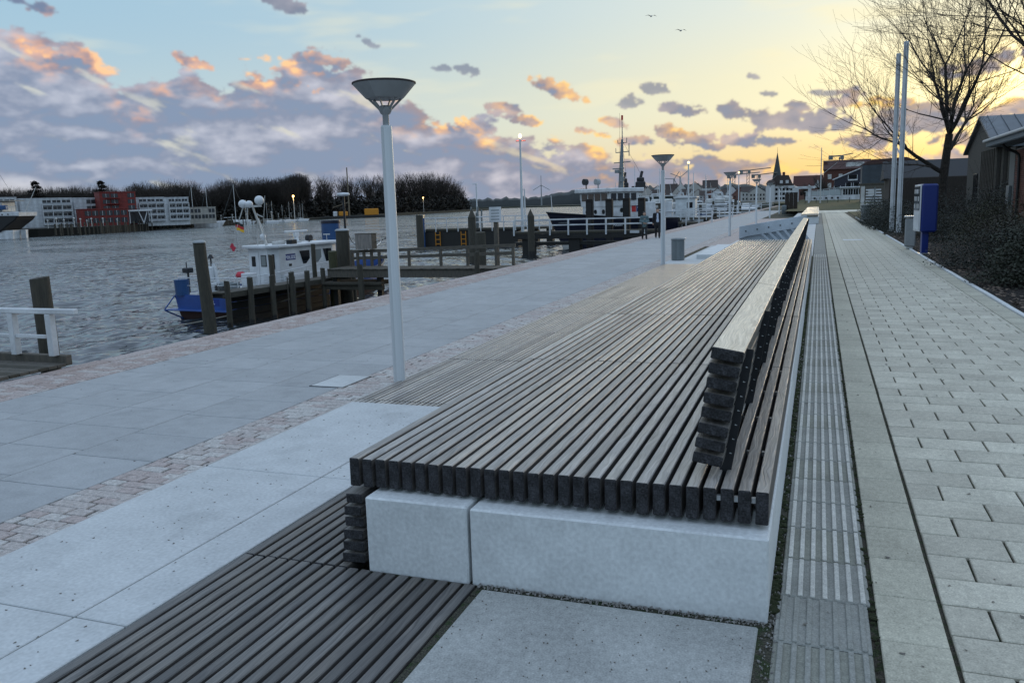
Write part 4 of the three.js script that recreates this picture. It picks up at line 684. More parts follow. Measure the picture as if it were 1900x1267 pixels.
// ---------------------------------------------------------------- police boat
{
  const B = thing('police_boat', 'white and blue police launch moored at the jetty', 'boat', [-22.1, WY, -26.0], -.1);
  const loft = (rows) => { const pos = []; for (let i = 0; i < rows.length - 1; i++) for (let j = 0; j < rows[0].length - 1; j++) { const a = rows[i][j], b = rows[i][j + 1], c = rows[i + 1][j + 1], d = rows[i + 1][j]; pos.push(...a, ...b, ...c, ...a, ...c, ...d); } const g = new THREE.BufferGeometry(); g.setAttribute('position', new THREE.Float32BufferAttribute(pos, 3)); g.computeVertexNormals(); return boxUV(g); };
  const st = [[0, 1.62, .84], [-1, 1.68, .84], [-4, 1.72, .9], [-7, 1.7, 1.02], [-9, 1.45, 1.18], [-10.5, .95, 1.34], [-11.6, .35, 1.5], [-12, .02, 1.56]];
  const side = (y0, y1, in0, in1) => { const rows = []; for (const [z, b, h] of st) { const f = (t, inn) => [Math.max(0, b - inn * (z < -8 ? 1 : .55)), t < 0 ? t : t * h, z - (z < -8 ? (t - 1) * -.0 : 0)]; const A = f(y0, in0), C = f(y1, in1); rows.push([[-A[0], A[1], z], [-C[0], C[1], z]]); } const m = rows.map((q) => q.map(([x, y, z]) => [-x, y, z])); return [loft(rows), loft(m)]; };
  const hull = part(B, 'hull', [...side(.34, 1.02, .22, 0), prism([[-1.5, .28], [1.5, .28], [1.62, .856], [-1.62, .856]], .05).translate(0, 0, 0)], M.hullBlue, 'blue painted hull');
  part(hull, 'bottom', [...side(-.35, .34, .6, .22), prism([[-1.25, -.3], [1.25, -.3], [1.5, .279], [-1.5, .279]], .04)], M.redLead, 'dark red underwater paint');
  part(hull, 'rubbing_strake', [...[-1, 1].map((s) => tube(st.map(([z, b, h]) => [s * (b + .01), h * .92, z]), .045, 40))], M.navy);
  part(hull, 'stern_shelf', [cbox(3.5, .05, .5, .01, 0, .3, .26), rod([-1.7, .28, .5], [-1.2, -.1, .0], .03), rod([1.7, .28, .5], [1.2, -.1, 0], .03), rod([-1.62, .8, .05], [-1.72, .33, .48], .025)], M.hullBlue);
  const tm = textPlate('KIEL', .9, .28, '#0b2f7a', '#e8edf2'); decal(hull, 'stern_lettering', .9, .26, tm, .25, .58, .031, 0);
  part(B, 'deck', (() => { const s = new THREE.Shape(); const pts = [...st.map(([z, b]) => [b - .04, -z]), ...st.slice().reverse().map(([z, b]) => [-(b - .04), -z])]; pts.forEach(([x, y], k) => k ? s.lineTo(x, y) : s.moveTo(x, y)); const g = new THREE.ExtrudeGeometry(s, { depth: .04, bevelEnabled: false }); g.rotateX(-Math.PI / 2); g.scale(1, 1, 1); g.translate(0, .80, 0); return boxUV(norm(g)); })(), M.offWhite);
  // cabin: bevelled plan, real openings shown as set-in panes
  const cab = part(B, 'cabin', (() => { const s = new THREE.Shape(); [[.82, 3.35], [.82, 6.9], [.55, 7.5], [-.55, 7.5], [-.82, 6.9], [-.82, 3.35], [-.5, 3.0], [.5, 3.0]].forEach(([x, y], k) => k ? s.lineTo(x, y) : s.moveTo(x, y)); const g = new THREE.ExtrudeGeometry(s, { depth: 1.62, bevelEnabled: false }); g.rotateX(-Math.PI / 2); g.translate(0, .84, 0); return boxUV(norm(g)); })(), M.white);
  const gl = M.glassDark, paneM = mat([.20, .22, .22], .08);
  part(cab, 'door', cbox(.52, 1.4, .03, .01, -.22, 1.62, -2.99), M.white); part(cab, 'door_window', cbox(.2, .42, .02, .05, -.22, 1.93, -2.965), gl, 'dark rounded door window');
  part(cab, 'aft_window', cbox(.24, .42, .02, .05, .3, 1.95, -2.985), paneM); part(cab, 'aft_window_frame', cbox(.3, .48, .014, .05, .3, 1.95, -2.99), M.rubber);
  part(cab, 'corner_window', mv(cbox(.10, .62, .02, .02), .67, 1.9, -3.155, .75), gl);
  for (const [z, w, m] of [[-4.95, .62, gl], [-5.75, .6, paneM], [-6.5, .55, gl]]) { part(cab, 'side_window', mv(prism([[-w / 2, .24], [w / 2, .24], [w / 2, -.1], [w * .1, -.3], [-w * .18, -.3]], .02, 'z', .01), .828, 2.02, z, Math.PI / 2), m); }
  for (const x of [-.36, .36]) part(cab, 'front_window', cbox(.5, .5, .02, .02, x * .75, 2.0, -7.51), gl);
  part(cab, 'roof', (() => { const s = new THREE.Shape(); [[.96, 3.2], [.96, 7.2], [.62, 7.95], [-.62, 7.95], [-.96, 7.2], [-.96, 3.2], [-.6, 2.8], [.6, 2.8]].forEach(([x, y], k) => k ? s.lineTo(x, y) : s.moveTo(x, y)); const g = new THREE.ExtrudeGeometry(s, { depth: .06, bevelEnabled: true, bevelSize: .03, bevelThickness: .025, bevelSegments: 2 }); g.rotateX(-Math.PI / 2); g.translate(0, 2.49, 0); return boxUV(norm(g)); })(), M.white);
  decal(cab, 'name_board', .62, .26, textPlate('POLIZEI', .62, .26, '#16286b', '#dfe6ee'), .826, 2.05, -4.05, Math.PI / 2).userData.label = 'blue board with white letters';
  part(cab, 'coaming', [cbox(1.9, .5, 3.4, .04, 0, 1.09, -5.2)], M.white); part(cab, 'vent', cbox(.02, .1, .16, .004, .83, 1.72, -4.0), M.steelBlack);
  part(cab, 'searchlight', [mv(new THREE.CylinderGeometry(.14, .14, .22, 14), .1, 2.75, -6.2, 0, 0, Math.PI / 2), rod([.1, 2.55, -6.2], [.1, 2.7, -6.2], .03)], M.steelBlack); part(cab, 'equipment_box', cbox(.3, .2, .36, .02, .72, 2.66, -4.3), M.steelBlack); part(cab, 'hatch', cbox(.6, .08, .6, .02, -.2, 2.6, -5.4), M.offWhite); part(cab, 'vent_box', cbox(.3, .16, .5, .02, .35, 2.64, -3.9), M.offWhite);
  part(cab, 'radar', [rod([-.1, 2.55, -5.6], [-.1, 2.85, -5.6], .12, .09, 12), cbox(.12, .2, .3, .02, -.1, 2.92, -5.6), cbox(.1, .1, 1.5, .03, -.1, 3.07, -5.6)], M.white, 'long white radar scanner');
  part(cab, 'antenna', [rod([.3, 2.55, -7.2], [.3, 2.85, -7.2], .012), cbox(.36, .04, .06, .01, .3, 2.86, -7.2)], M.offWhite);
  // mast with domes
  const m = part(B, 'mast', [rod([0, 2.5, -3.6], [-.02, 4.15, -2.95], .055, .04, 10), rod([.24, 2.5, -3.3], [.02, 3.6, -3.15], .022), rod([-.24, 2.5, -3.3], [-.02, 3.6, -3.15], .022), bar([-.62, 4.18, -2.95], [.42, 4.2, -2.95], .08, .08), rod([-.55, 4.15, -2.95], [-.85, 3.2, -2.75], .02), rod([-.3, 4.15, -2.95], [-.35, 3.0, -2.9], .016), rod([.18, 3.7, -3.0], [.5, 3.2, -2.9], .02), rod([.5, 3.2, -2.9], [.45, 2.55, -3.0], .02), rod([.15, 3.85, -3.0], [.42, 3.75, -3.0], .02), rod([.36, 3.0, -3.0], [.62, 4.6, -3.0], .01)], M.offWhite);
  part(m, 'dome', new THREE.SphereGeometry(.17, 18, 12).translate(-.55, 4.3, -2.95), M.white); part(m, 'dome', new THREE.SphereGeometry(.15, 18, 12).translate(-.2, 4.28, -2.95), M.white); part(m, 'dome', new THREE.SphereGeometry(.19, 18, 12).translate(.35, 4.42, -2.95), M.white); part(m, 'dome', new THREE.SphereGeometry(.12, 16, 10).translate(.3, 2.95, -3.05), M.white);
  const flag = (dy, c) => { const g = new THREE.PlaneGeometry(.46, .11, 10, 1); const p = g.attributes.position; for (let i = 0; i < p.count; i++) { const x = p.getX(i); p.setXYZ(i, x * .92, p.getY(i) - Math.pow(Math.max(0, x + .23), 1.5) * .35, .05 * Math.sin(x * 14)); } g.computeVertexNormals(); return g; };
  for (const [k, c] of [[0, M.black], [1, M.red], [2, M.gold]]) { const f = part(B, 'flag_stripe', flag(), c.clone()); f.material.side = THREE.DoubleSide; f.position.set(-.62, 3.52 - k * .112, -2.75); }
  part(B, 'pennant', (() => { const g = new THREE.PlaneGeometry(.3, .22, 6, 3); const p = g.attributes.position; for (let i = 0; i < p.count; i++) p.setZ(i, .05 * Math.sin(p.getX(i) * 20)); g.rotateZ(-.6); g.translate(-.75, 2.55, -2.4); return norm(g); })(), mat([.5, .03, .06], .7, { side: THREE.DoubleSide }));
  // rails and gear on the after deck
  const rails = []; for (const s of [-1, 1]) { rails.push(tube([[s * 1.5, 1.5, -.15], [s * 1.55, 1.5, -1.5], [s * 1.58, 1.58, -3], [s * 1.58, 1.75, -6]], .02, 30), tube([[s * 1.5, 1.2, -.15], [s * 1.55, 1.2, -1.5], [s * 1.58, 1.28, -3], [s * 1.58, 1.4, -6]], .014, 30), tube([[s * 1.5, 1.75, -6.4], [s * 1.3, 2.05, -9], [s * .8, 2.25, -10.6], [s * .1, 2.4, -11.8]], .02, 24)); for (let k = 0; k < 7; k++) rails.push(rod([s * 1.53, .84, -.15 - k], [s * 1.53, 1.52 + k * .02, -.15 - k], .018)); } rails.push(rod([-1.5, 1.5, -.12], [1.5, 1.5, -.12], .02), rod([-1.5, 1.2, -.12], [1.5, 1.2, -.12], .014));
  part(B, 'guard_rail', rails, M.white);
  part(B, 'tow_frame', [bar([-1.05, .84, -.9], [-.75, 2.0, -.9], .09, .09), bar([-.1, .84, -.9], [-.4, 2.0, -.9], .09, .09), bar([-.95, 1.25, -.9], [-.2, 1.25, -.9], .07, .07), bar([-.85, 1.62, -.9], [-.3, 1.62, -.9], .07, .07), cbox(.46, .5, .3, .03, -.57, 1.62, -.9), cbox(.6, .4, .5, .03, -.5, 1.05, -.6)], M.white); part(B, 'deck_lamp', [rod([-.5, 1.9, -.9], [-.5, 2.2, -.9], .03), mv(new THREE.CylinderGeometry(.05, .13, .16, 12), -.5, 2.28, -.9)], M.steelBlack);
  part(B, 'monitor', [rod([-1.15, .9, -.3], [-1.15, 1.7, -.3], .04), cbox(.34, .2, .3, .03, -1.15, 1.78, -.3), rod([-1.2, 1.85, -.3], [-1.2, 2.1, -.3], .02)], M.steelBlack);
  part(B, 'raft_drum', [mv(new THREE.CylinderGeometry(.29, .26, .62, 18), -1.32, 1.13, -.1)], M.steelBlue, 'blue drum at the stern corner');
  part(B, 'locker', [cbox(.5, .75, .4, .03, .75, 1.2, -1.6), cbox(.4, .6, .35, .03, 1.0, 1.14, -2.5)], M.white); part(B, 'red_tarpaulin', mv(cbox(.34, .16, .3, .06), .2, 1.5, -1.7, .4, .5), mat([.45, .03, .05], .7));
  part(B, 'winch', [mv(new THREE.CylinderGeometry(.2, .2, .5, 16), .15, 1.08, -1.0, 0, 0, Math.PI / 2), cbox(.2, .4, .5, .02, .5, 1.04, -1.0)], M.binGrey);
}
// ---------------------------------------------------------------- gangway from quay to jetty
{
  const G = thing('gangway', 'grey timber gangway with railing from the quay to the jetty', 'gangway', [0, 0, -29.5]);
  const r = rng(91);
  part(G, 'side_beam', cspan(-18.4, -11.0, -.92, -.62, .55, .70, .01), M.oldWood); part(G, 'side_beam', cspan(-18.4, -11.0, -.92, -.62, -.70, -.55, .01), M.pile);
  for (let k = 0; k < 44; k++) part(G, 'board', cbox(.155, .045, 1.5, .006, -18.3 + k * .17, -.595 + (r() - .5) * .008, 0), k % 3 ? M.oldWood : M.pile);
  part(G, 'top_rail', bar([-18.1, .02, -.62], [-10.85, .19, -.62], .09, .12), M.oldWood); part(G, 'mid_rail', bar([-18.1, -.25, -.62], [-10.95, -.1, -.62], .07, .12), M.oldWood);
  for (const x of [-18.05, -17.75, -17.45, -17.1, -16.75, -15.4, -14.0, -12.85, -11.65, -10.95]) part(G, 'post', cspan(x - .05, x + .05, -.6, .02 + (x + 18.1) * .0234, -.67, -.57, .006), M.oldWood);
  part(G, 'lower_walkway', [cspan(-18.6, -15.9, -1.2, -1.1, -.5, .9, .01), cspan(-18.6, -15.9, -1.4, -1.22, .6, .8, .01)], M.pile); for (const x of [-18.2, -16.2]) part(G, 'trestle', cspan(x - .1, x + .1, WY - .2, -.9, .3, .5, .01), M.pileWet);
  const E = thing('power_box', 'pale timber clad box standing on the gangway rail', 'box', [-17.28, .1, -30.05]); part(E, 'case', cspan(-.38, .38, .03, .64, -.2, .2, .01), M.oldWood); for (let k = 0; k < 6; k++) part(E, 'front_board', cspan(-.38 + k * .127, -.38 + k * .127 + .121, .035, .635, .202, .218, .004), mat([.36, .34, .33], .8, { map: woodTex })); part(E, 'lid', cspan(-.4, .4, .642, .665, -.22, .23, .006), M.oldWood);
  pile('thick dark pile with pale cap beside the power box', -18.55, -30.4, .3, .88, 51, { cap: true, wet: .5, lean: -.01 }); pile('dark pile to the right of the power box', -16.35, -30.6, .2, .74, 52, { wet: .5, point: true });
  pile('low grey post standing in front of the gangway', -16.6, -28.3, .12, -.38, 53, { wet: .6 }); pile('low grey post by the quay end of the gangway', -11.75, -28.4, .10, .06, 54, { wet: .6 });
  solo('chain', [tube([[-18.3, .75, -30.4], [-18.0, .4, -30.2], [-17.7, .28, -30.1]], .014, 16), tube([[-16.9, .4, -30.1], [-16.6, .5, -30.3], [-16.4, .68, -30.5]], .014, 16)], M.rubber, 'thin dark cables strung from the piles to the power box', 'cable');
  const S = thing('dolphin_pile', 'big blue steel dolphin pile behind the police boat', 'pile', [-22.63, WY, -36]); part(S, 'shaft', rod([0, -.4, 0], [0, 3.45, 0], .46, .46, 28), M.steelBlue); part(S, 'band', lathe([[.465, 3.3], [.48, 3.31], [.48, 3.45], [.47, 3.46], [0, 3.47]], 28), M.navy);
  const P = thing('quay_lamp', 'thin dark lamp pole with flat white head beside the dark pile', 'street lamp', [-20.0, -1.0, -33]); part(P, 'pole', rod([0, -.6, 0], [0, 3.35, 0], .06, .05, 10), M.steelBlack); part(P, 'head', lathe([[0, 3.32], [.26, 3.36], [.3, 3.42], [.24, 3.48], [0, 3.5]], 20), M.white);
  const N = thing('notice_board', 'white notice board on a grey timber post by the quay', 'sign', [-13.3, 0, -34.5]); part(N, 'post', cspan(-.09, .09, WY, 1.05, -.09, .09, .01), M.oldWood); const nb = part(N, 'board', cspan(-.26, .3, 1.0, 1.65, .1, .13, .008), M.white); for (let k = 0; k < 4; k++) part(nb, 'text_line', box(.38, .035, .004, .02, 1.12 + k * .13, .134), M.binGrey);
}
// ---------------------------------------------------------------- piles standing in open water
pile('thick grey pile in the water beyond the gangway', -20.6, -50.5, .36, .05, 61, { wet: .4 }); pile('pointed grey pile beside the thick one beyond the gangway', -22.6, -54, .30, .95, 62, { point: true, wet: .3 }); pile('pointed dark pile standing close to the quay', -20.3, -60, .27, .85, 63, { point: true, wet: 1.0, lean: -.01 }); pile('plain dark pile at the left of the far pontoon', -36.0, -73, .36, 1.05, 64, { wet: .4 });
// ---------------------------------------------------------------- white-railed piers and the patrol ship
function railing(parent, x0, x1, y, h, z, n, m, thick = .07) { part(parent, 'top_rail', cspan(x0, x1, y + h - .1, y + h, z - .05, z + .05, .008), m); part(parent, 'mid_rail', cspan(x0, x1, y + h * .5 - .05, y + h * .5 + .05, z - .03, z + .03, .008), m); for (let k = 0; k <= n; k++) { const x = x0 + (x1 - x0) * k / n; part(parent, 'post', cspan(x - thick, x + thick, y - .3, y + h - .102, z + .06, z + .14, .006), m); } }
{
  const P = thing('railed_pier', 'dark timber pier with white railing in front of the patrol ship', 'pier', [0, 0, -62]);
  part(P, 'deck', cspan(-22.6, -10.9, -.55, -.38, -1.3, .0, .01), M.pile); part(P, 'beam', cspan(-22.6, -10.9, -.95, -.56, -.2, -.02, .01), M.pileWet); part(P, 'beam', cspan(-22.6, -10.9, -1.45, -1.2, -1.2, -.3, .01), M.pileWet);
  railing(P, -22.4, -10.6, -.38, .95, -.05, 8, M.white, .06);
  for (const x of [-21.4, -17.6, -13.3]) part(P, 'trestle', cspan(x - .45, x + .45, WY - .3, -.55, -1.1, -.21, .03), M.pileWet);
  part(P, 'name_plate', cspan(-13.2, -12.5, -.62, -.42, .02, .05, .004), M.white);
  const F = thing('floodlight_mast', 'tall thin grey mast with a lit lamp at its head left of the patrol ship', 'street lamp', [-21.9, -.4, -62.6]); part(F, 'pole', rod([0, 0, 0], [0, 7.2, 0], .13, .07, 12), M.lampGrey); part(F, 'crossbar', rod([-.35, 7.0, 0], [.45, 7.0, 0], .03), M.red); const glow = part(F, 'lamp', lathe([[0, 7.2], [.1, 7.22], [.13, 7.35], [.09, 7.52], [0, 7.56]], 14), new THREE.MeshStandardMaterial({ color: linc(.9, .8, .6), emissive: linc(1, .72, .35), emissiveIntensity: 3 }));
  const pl = new THREE.PointLight(linc(1, .75, .4), 6, 60, 2); pl.position.set(0, 7.4, 0); pl.castShadow = true; F.add(pl); pl.name = 'lamp_light';
  const P2 = thing('railed_pier', 'dark pontoon pier with white railing beyond the thick piles', 'pier', [0, 0, -77]);
  part(P2, 'deck', cspan(-38, -24, -.62, -.42, -2.2, 0, .02), M.pile); part(P2, 'hull', cspan(-37.9, -27.5, WY - .3, -.63, -2.1, -.1, .03), M.pileWet); for (const x of [-26, -24.5]) part(P2, 'trestle', cspan(x - .3, x + .3, WY - .3, -.62, -1.6, -.8, .03), M.pileWet);
  railing(P2, -37.4, -24, -.42, 1.15, -.08, 11, M.white, .05);
  for (const x of [-36, -33.2]) { for (const s of [-.25, .25]) part(P2, 'ladder_rail', cspan(x + s - .03, x + s + .03, -2.1, -.7, .0, .06, .004), M.hazard); for (let k = 0; k < 3; k++) part(P2, 'ladder_rung', cspan(x - .25, x + .25, -1.95 + k * .45, -1.88 + k * .45, .0, .06, .004), M.hazard); }
  part(P2, 'blue_post', rod([-37.5, WY, .3], [-37.5, .75, .3], .2, .2, 12), M.steelBlue); const D = thing('pipe_cluster', 'cluster of upright grey pipes on the pontoon pier', 'pipes', [-32.7, -.42, -78]); for (let k = 0; k < 5; k++) part(D, 'pipe', rod([k * .28, 0, (k % 2) * .3], [k * .28, 2.1 - (k % 3) * .3, (k % 2) * .3], .09, .09, 8), M.binGrey);
  for (const [x, y, l] of [[-32.3, 3.9, 'thin grey lamp mast on the far pontoon pier'], [-27.2, 3.2, 'slim white mast near the end of the far pontoon pier']]) { const Q = thing('pier_mast', l, 'street lamp', [x, -.4, -78.6], 0, 'masts on the pontoon pier'); part(Q, 'pole', rod([0, 0, 0], [0, y + .4, 0], .08, .06, 8), M.lampGrey); part(Q, 'head', cbox(.5, .07, .16, .02, -.18, y + .42, 0), M.lampGrey); }
}
{
  const hx = -.6, hz = .8, S = thing('patrol_ship', 'dark hulled patrol ship with white wheelhouse and tall mast at the pier', 'ship', [-21.6, WY, -68.8], Math.atan2(hx, hz));   // local +z points ahead, bow at the origin
  const st = [[.3, .03, 3.2], [-.6, .5, 3.1], [-2, 1.25, 2.95], [-4, 2.0, 2.75], [-7, 2.35, 2.55], [-10, 2.4, 2.4], [-13, 2.2, 2.3]];
  const rows = (y0, y1, k0, k1) => { const mk = (s) => { const pos = []; for (let i = 0; i < st.length - 1; i++) { const f = (q, y, k) => [s * q[1] * k, y > 0 ? y * q[2] : y, q[0] - (1 - Math.max(0, y)) * (q[0] > -3 ? 1.6 * (1 + q[0] / 3) : 0)]; const a = f(st[i], y0, k0), b = f(st[i], y1, k1), c = f(st[i + 1], y1, k1), d = f(st[i + 1], y0, k0); pos.push(...a, ...b, ...c, ...a, ...c, ...d); } const g = new THREE.BufferGeometry(); g.setAttribute('position', new THREE.Float32BufferAttribute(pos, 3)); g.computeVertexNormals(); return boxUV(g); }; return [mk(-1), mk(1)]; };
  const hull = part(S, 'hull', [...rows(0, .55, .72, .86), ...rows(.55, 1, .86, 1), box(4.2, 2.2, .1, 0, 1.2, -13)], M.navy); part(hull, 'boot_top', rows(-.3, .12, .6, .745), M.offWhite);
  part(hull, 'rail_cap', [-1, 1].map((s) => tube(st.map(([z, b, h]) => [s * b, h, z]), .06, 40)), M.steelBlack);
  part(S, 'deck', [box(3.4, .05, 8.5, 0, 2.2, -8.5), box(1.6, .05, 3, 0, 2.3, -2.2)], M.binGrey);
  const lc = textPlate('POLIZEI', 1.5, .36, '#05060c', '#d9dde2'); const d = decal(hull, 'bow_lettering', 1.5, .34, lc, 2.34, 1.95, -5.6, Math.PI / 2 - .07); const d2 = decal(hull, 'bow_lettering', 1.5, .34, lc, -2.34, 1.95, -5.6, -Math.PI / 2 + .07);
  const w = part(S, 'deckhouse', cbox(3.6, 1.5, 5.6, .06, 0, 3.1, -7.75), M.white); const wh = part(S, 'wheelhouse', [prism([[-1.9, 0], [1.9, 0], [1.98, .55], [2.05, .62], [2.05, 1.2], [-2.05, 1.2], [-2.05, .62], [-1.98, .55]], 3.4, 'z').translate(0, 3.55, -6.6)], M.white);
  for (let k = 0; k < 4; k++) part(wh, 'front_window', cbox(.78, .62, .04, .02, -1.38 + k * .92, 4.35, -4.885), M.glassDark); for (const s of [-1, 1]) for (let k = 0; k < 4; k++) part(wh, 'side_window', cbox(.04, .6, .6, .02, s * 2.06, 4.35, -5.4 - k * .76), M.glassDark);
  part(wh, 'roof', cbox(4.5, .36, 4.4, .06, 0, 4.93, -6.6), M.white); for (const s of [-1, 1]) part(w, 'porthole', mv(new THREE.CylinderGeometry(.2, .2, .05, 14), s * 1.81, 3.2, -6.5, 0, 0, Math.PI / 2), M.glassDark); for (const x of [-1.1, .1, 1.2]) part(w, 'porthole', mv(new THREE.CylinderGeometry(.2, .2, .05, 14), x, 3.1, -4.94, 0, Math.PI / 2), M.glassDark);
  for (const s of [-1, 1]) { decal(w, 'crest_board', .5, .8, M.red, s * 1.815, 3.4, -7.9, s * Math.PI / 2); decal(w, 'name_board', .9, .8, textPlate('POLIZEI', .9, .8, '#1a2a63', '#cfd6df', 'bold 52px sans-serif'), s * 1.815, 3.4, -8.65, s * Math.PI / 2); }
  const mast = part(S, 'mast', [rod([0, 5.1, -8.0], [0, 9.4, -8.2], .26, .12, 10), rod([0, 9.4, -8.2], [0, 11.2, -8.2], .05, .03, 8), bar([-.9, 8.3, -8.2], [.9, 8.3, -8.2], .07, .07), bar([-1.1, 7.4, -8.15], [1.1, 7.4, -8.15], .08, .08), bar([-.6, 9.1, -8.2], [.6, 9.1, -8.2], .06, .06), rod([-.9, 8.3, -8.2], [-.9, 8.7, -8.2], .03), rod([.9, 7.9, -8.2], [.9, 9.0, -8.2], .04), rod([.6, 9.1, -8.2], [.6, 9.5, -8.2], .04), rod([-.6, 9.1, -8.2], [-.6, 9.4, -8.2], .04), cbox(.5, .3, .5, .04, 0, 6.6, -7.7), cbox(1.5, .1, .14, .02, 0, 6.85, -7.7), cbox(.4, .4, .3, .04, .35, 5.9, -7.8)], M.binGrey);
  part(mast, 'top_lamp', mv(new THREE.CylinderGeometry(.09, .09, .4, 8), 0, 11.3, -8.2), M.red); part(mast, 'stay', [rod([0, 9.3, -8.2], [1.4, 5.1, -10], .012, .012, 4), rod([0, 9.3, -8.2], [-1.4, 5.1, -10], .012, .012, 4), rod([.55, 5.1, -7.4], [.6, 11.6, -7.4], .018, .01, 5)], M.steelBlack);
  for (const s of [-1, 1]) { const f = part(S, 'funnel', [cbox(.62, .6, .8, .08, s * 1.15, 5.35, -9.3), cbox(.5, .4, .6, .08, s * 1.15, 5.82, -9.3)], M.steelBlack); part(f, 'exhaust', rod([s * 1.15, 5.95, -9.3], [s * 1.15, 6.55, -9.5], .13, .13, 10), M.steelBlack); }
  part(S, 'searchlight', [rod([-1.5, 5.1, -5.2], [-1.5, 5.5, -5.2], .06), mv(new THREE.CylinderGeometry(.28, .28, .35, 16), -1.5, 5.75, -5.1, 0, Math.PI / 2)], M.steelBlack); part(S, 'searchlight', [rod([.2, 5.1, -5.2], [.2, 5.5, -5.2], .06), mv(new THREE.CylinderGeometry(.26, .26, .4, 16), .2, 5.7, -5.1, 0, Math.PI / 2)], M.lampBowl);
  part(S, 'anchor_winch', [mv(new THREE.CylinderGeometry(.3, .3, .9, 12), 0, 2.65, -3.2, 0, 0, Math.PI / 2), cbox(.4, .5, .6, .04, .7, 2.6, -3.2)], M.binGrey); part(S, 'jack_staff', rod([0, 3.1, -.3], [0, 4.6, -.2], .03), M.white);
  const fp = [[-17.45, -66.5, 2.0], [-15.9, -66.8, 1.98], [-14.75, -68, 2.0], [-13.7, -69, 2.0]], fl = ['leftmost dark square fender pile in front of the patrol ship', 'second dark square fender pile in front of the patrol ship', 'third dark square fender pile, right of the wheelhouse', 'rightmost dark square fender pile near the quay'];
  fp.forEach(([x, z, y], k) => { const q = thing('fender_pile', fl[k], 'pile', [x, WY, z], 0, 'dark square fender piles'); part(q, 'shaft', cspan(-.27, .27, -.3, y - WY, -.27, .27, .03), mat([.016, .013, .012], .9)); part(q, 'rubbing_face', cspan(-.2, .2, .6, y - WY - .3, .272, .31, .01), M.rubber); });
}

// ---------------------------------------------------------------- two people walking on the promenade
function sdfMesh(bones, bounds, res, k = .05) {                    // bones: [a, b, ra, rb]; smooth union meshed by marching cubes
  const [cx, cy, cz, hs] = bounds, mc = new MarchingCubes(res, M.skin, false, false, 120000); mc.isolation = 0; const f = mc.field, n = res, half = n / 2;
  const B = bones.map(([a, b, ra, rb]) => ({ a, d: [b[0] - a[0], b[1] - a[1], b[2] - a[2]], l: (b[0] - a[0]) ** 2 + (b[1] - a[1]) ** 2 + (b[2] - a[2]) ** 2 + 1e-9, ra, rb }));
  for (let z = 0; z < n; z++) for (let y = 0; y < n; y++) for (let x = 0; x < n; x++) {
    const p = [cx + (x - half) / half * hs, cy + (y - half) / half * hs, cz + (z - half) / half * hs]; let s = 9;
    for (const q of B) { const v = [p[0] - q.a[0], p[1] - q.a[1], p[2] - q.a[2]]; const t = Math.min(1, Math.max(0, (v[0] * q.d[0] + v[1] * q.d[1] + v[2] * q.d[2]) / q.l)); const dd = Math.hypot(v[0] - q.d[0] * t, v[1] - q.d[1] * t, v[2] - q.d[2] * t) - (q.ra + (q.rb - q.ra) * t); const h = Math.max(0, k - Math.abs(s - dd)) / k; s = Math.min(s, dd) - h * h * k * .25; }
    f[x + y * n + z * n * n] = -s;
  }
  mc.update(); const c = mc.count, g = new THREE.BufferGeometry(); const P = new Float32Array(c * 3), N = new Float32Array(c * 3);
  for (let i = 0; i < c * 3; i++) { P[i] = mc.positionArray[i] * hs + [cx, cy, cz][i % 3]; N[i] = -mc.normalArray[i]; } g.setAttribute('position', new THREE.BufferAttribute(P, 3)); g.computeVertexNormals(); return boxUV(g);
}
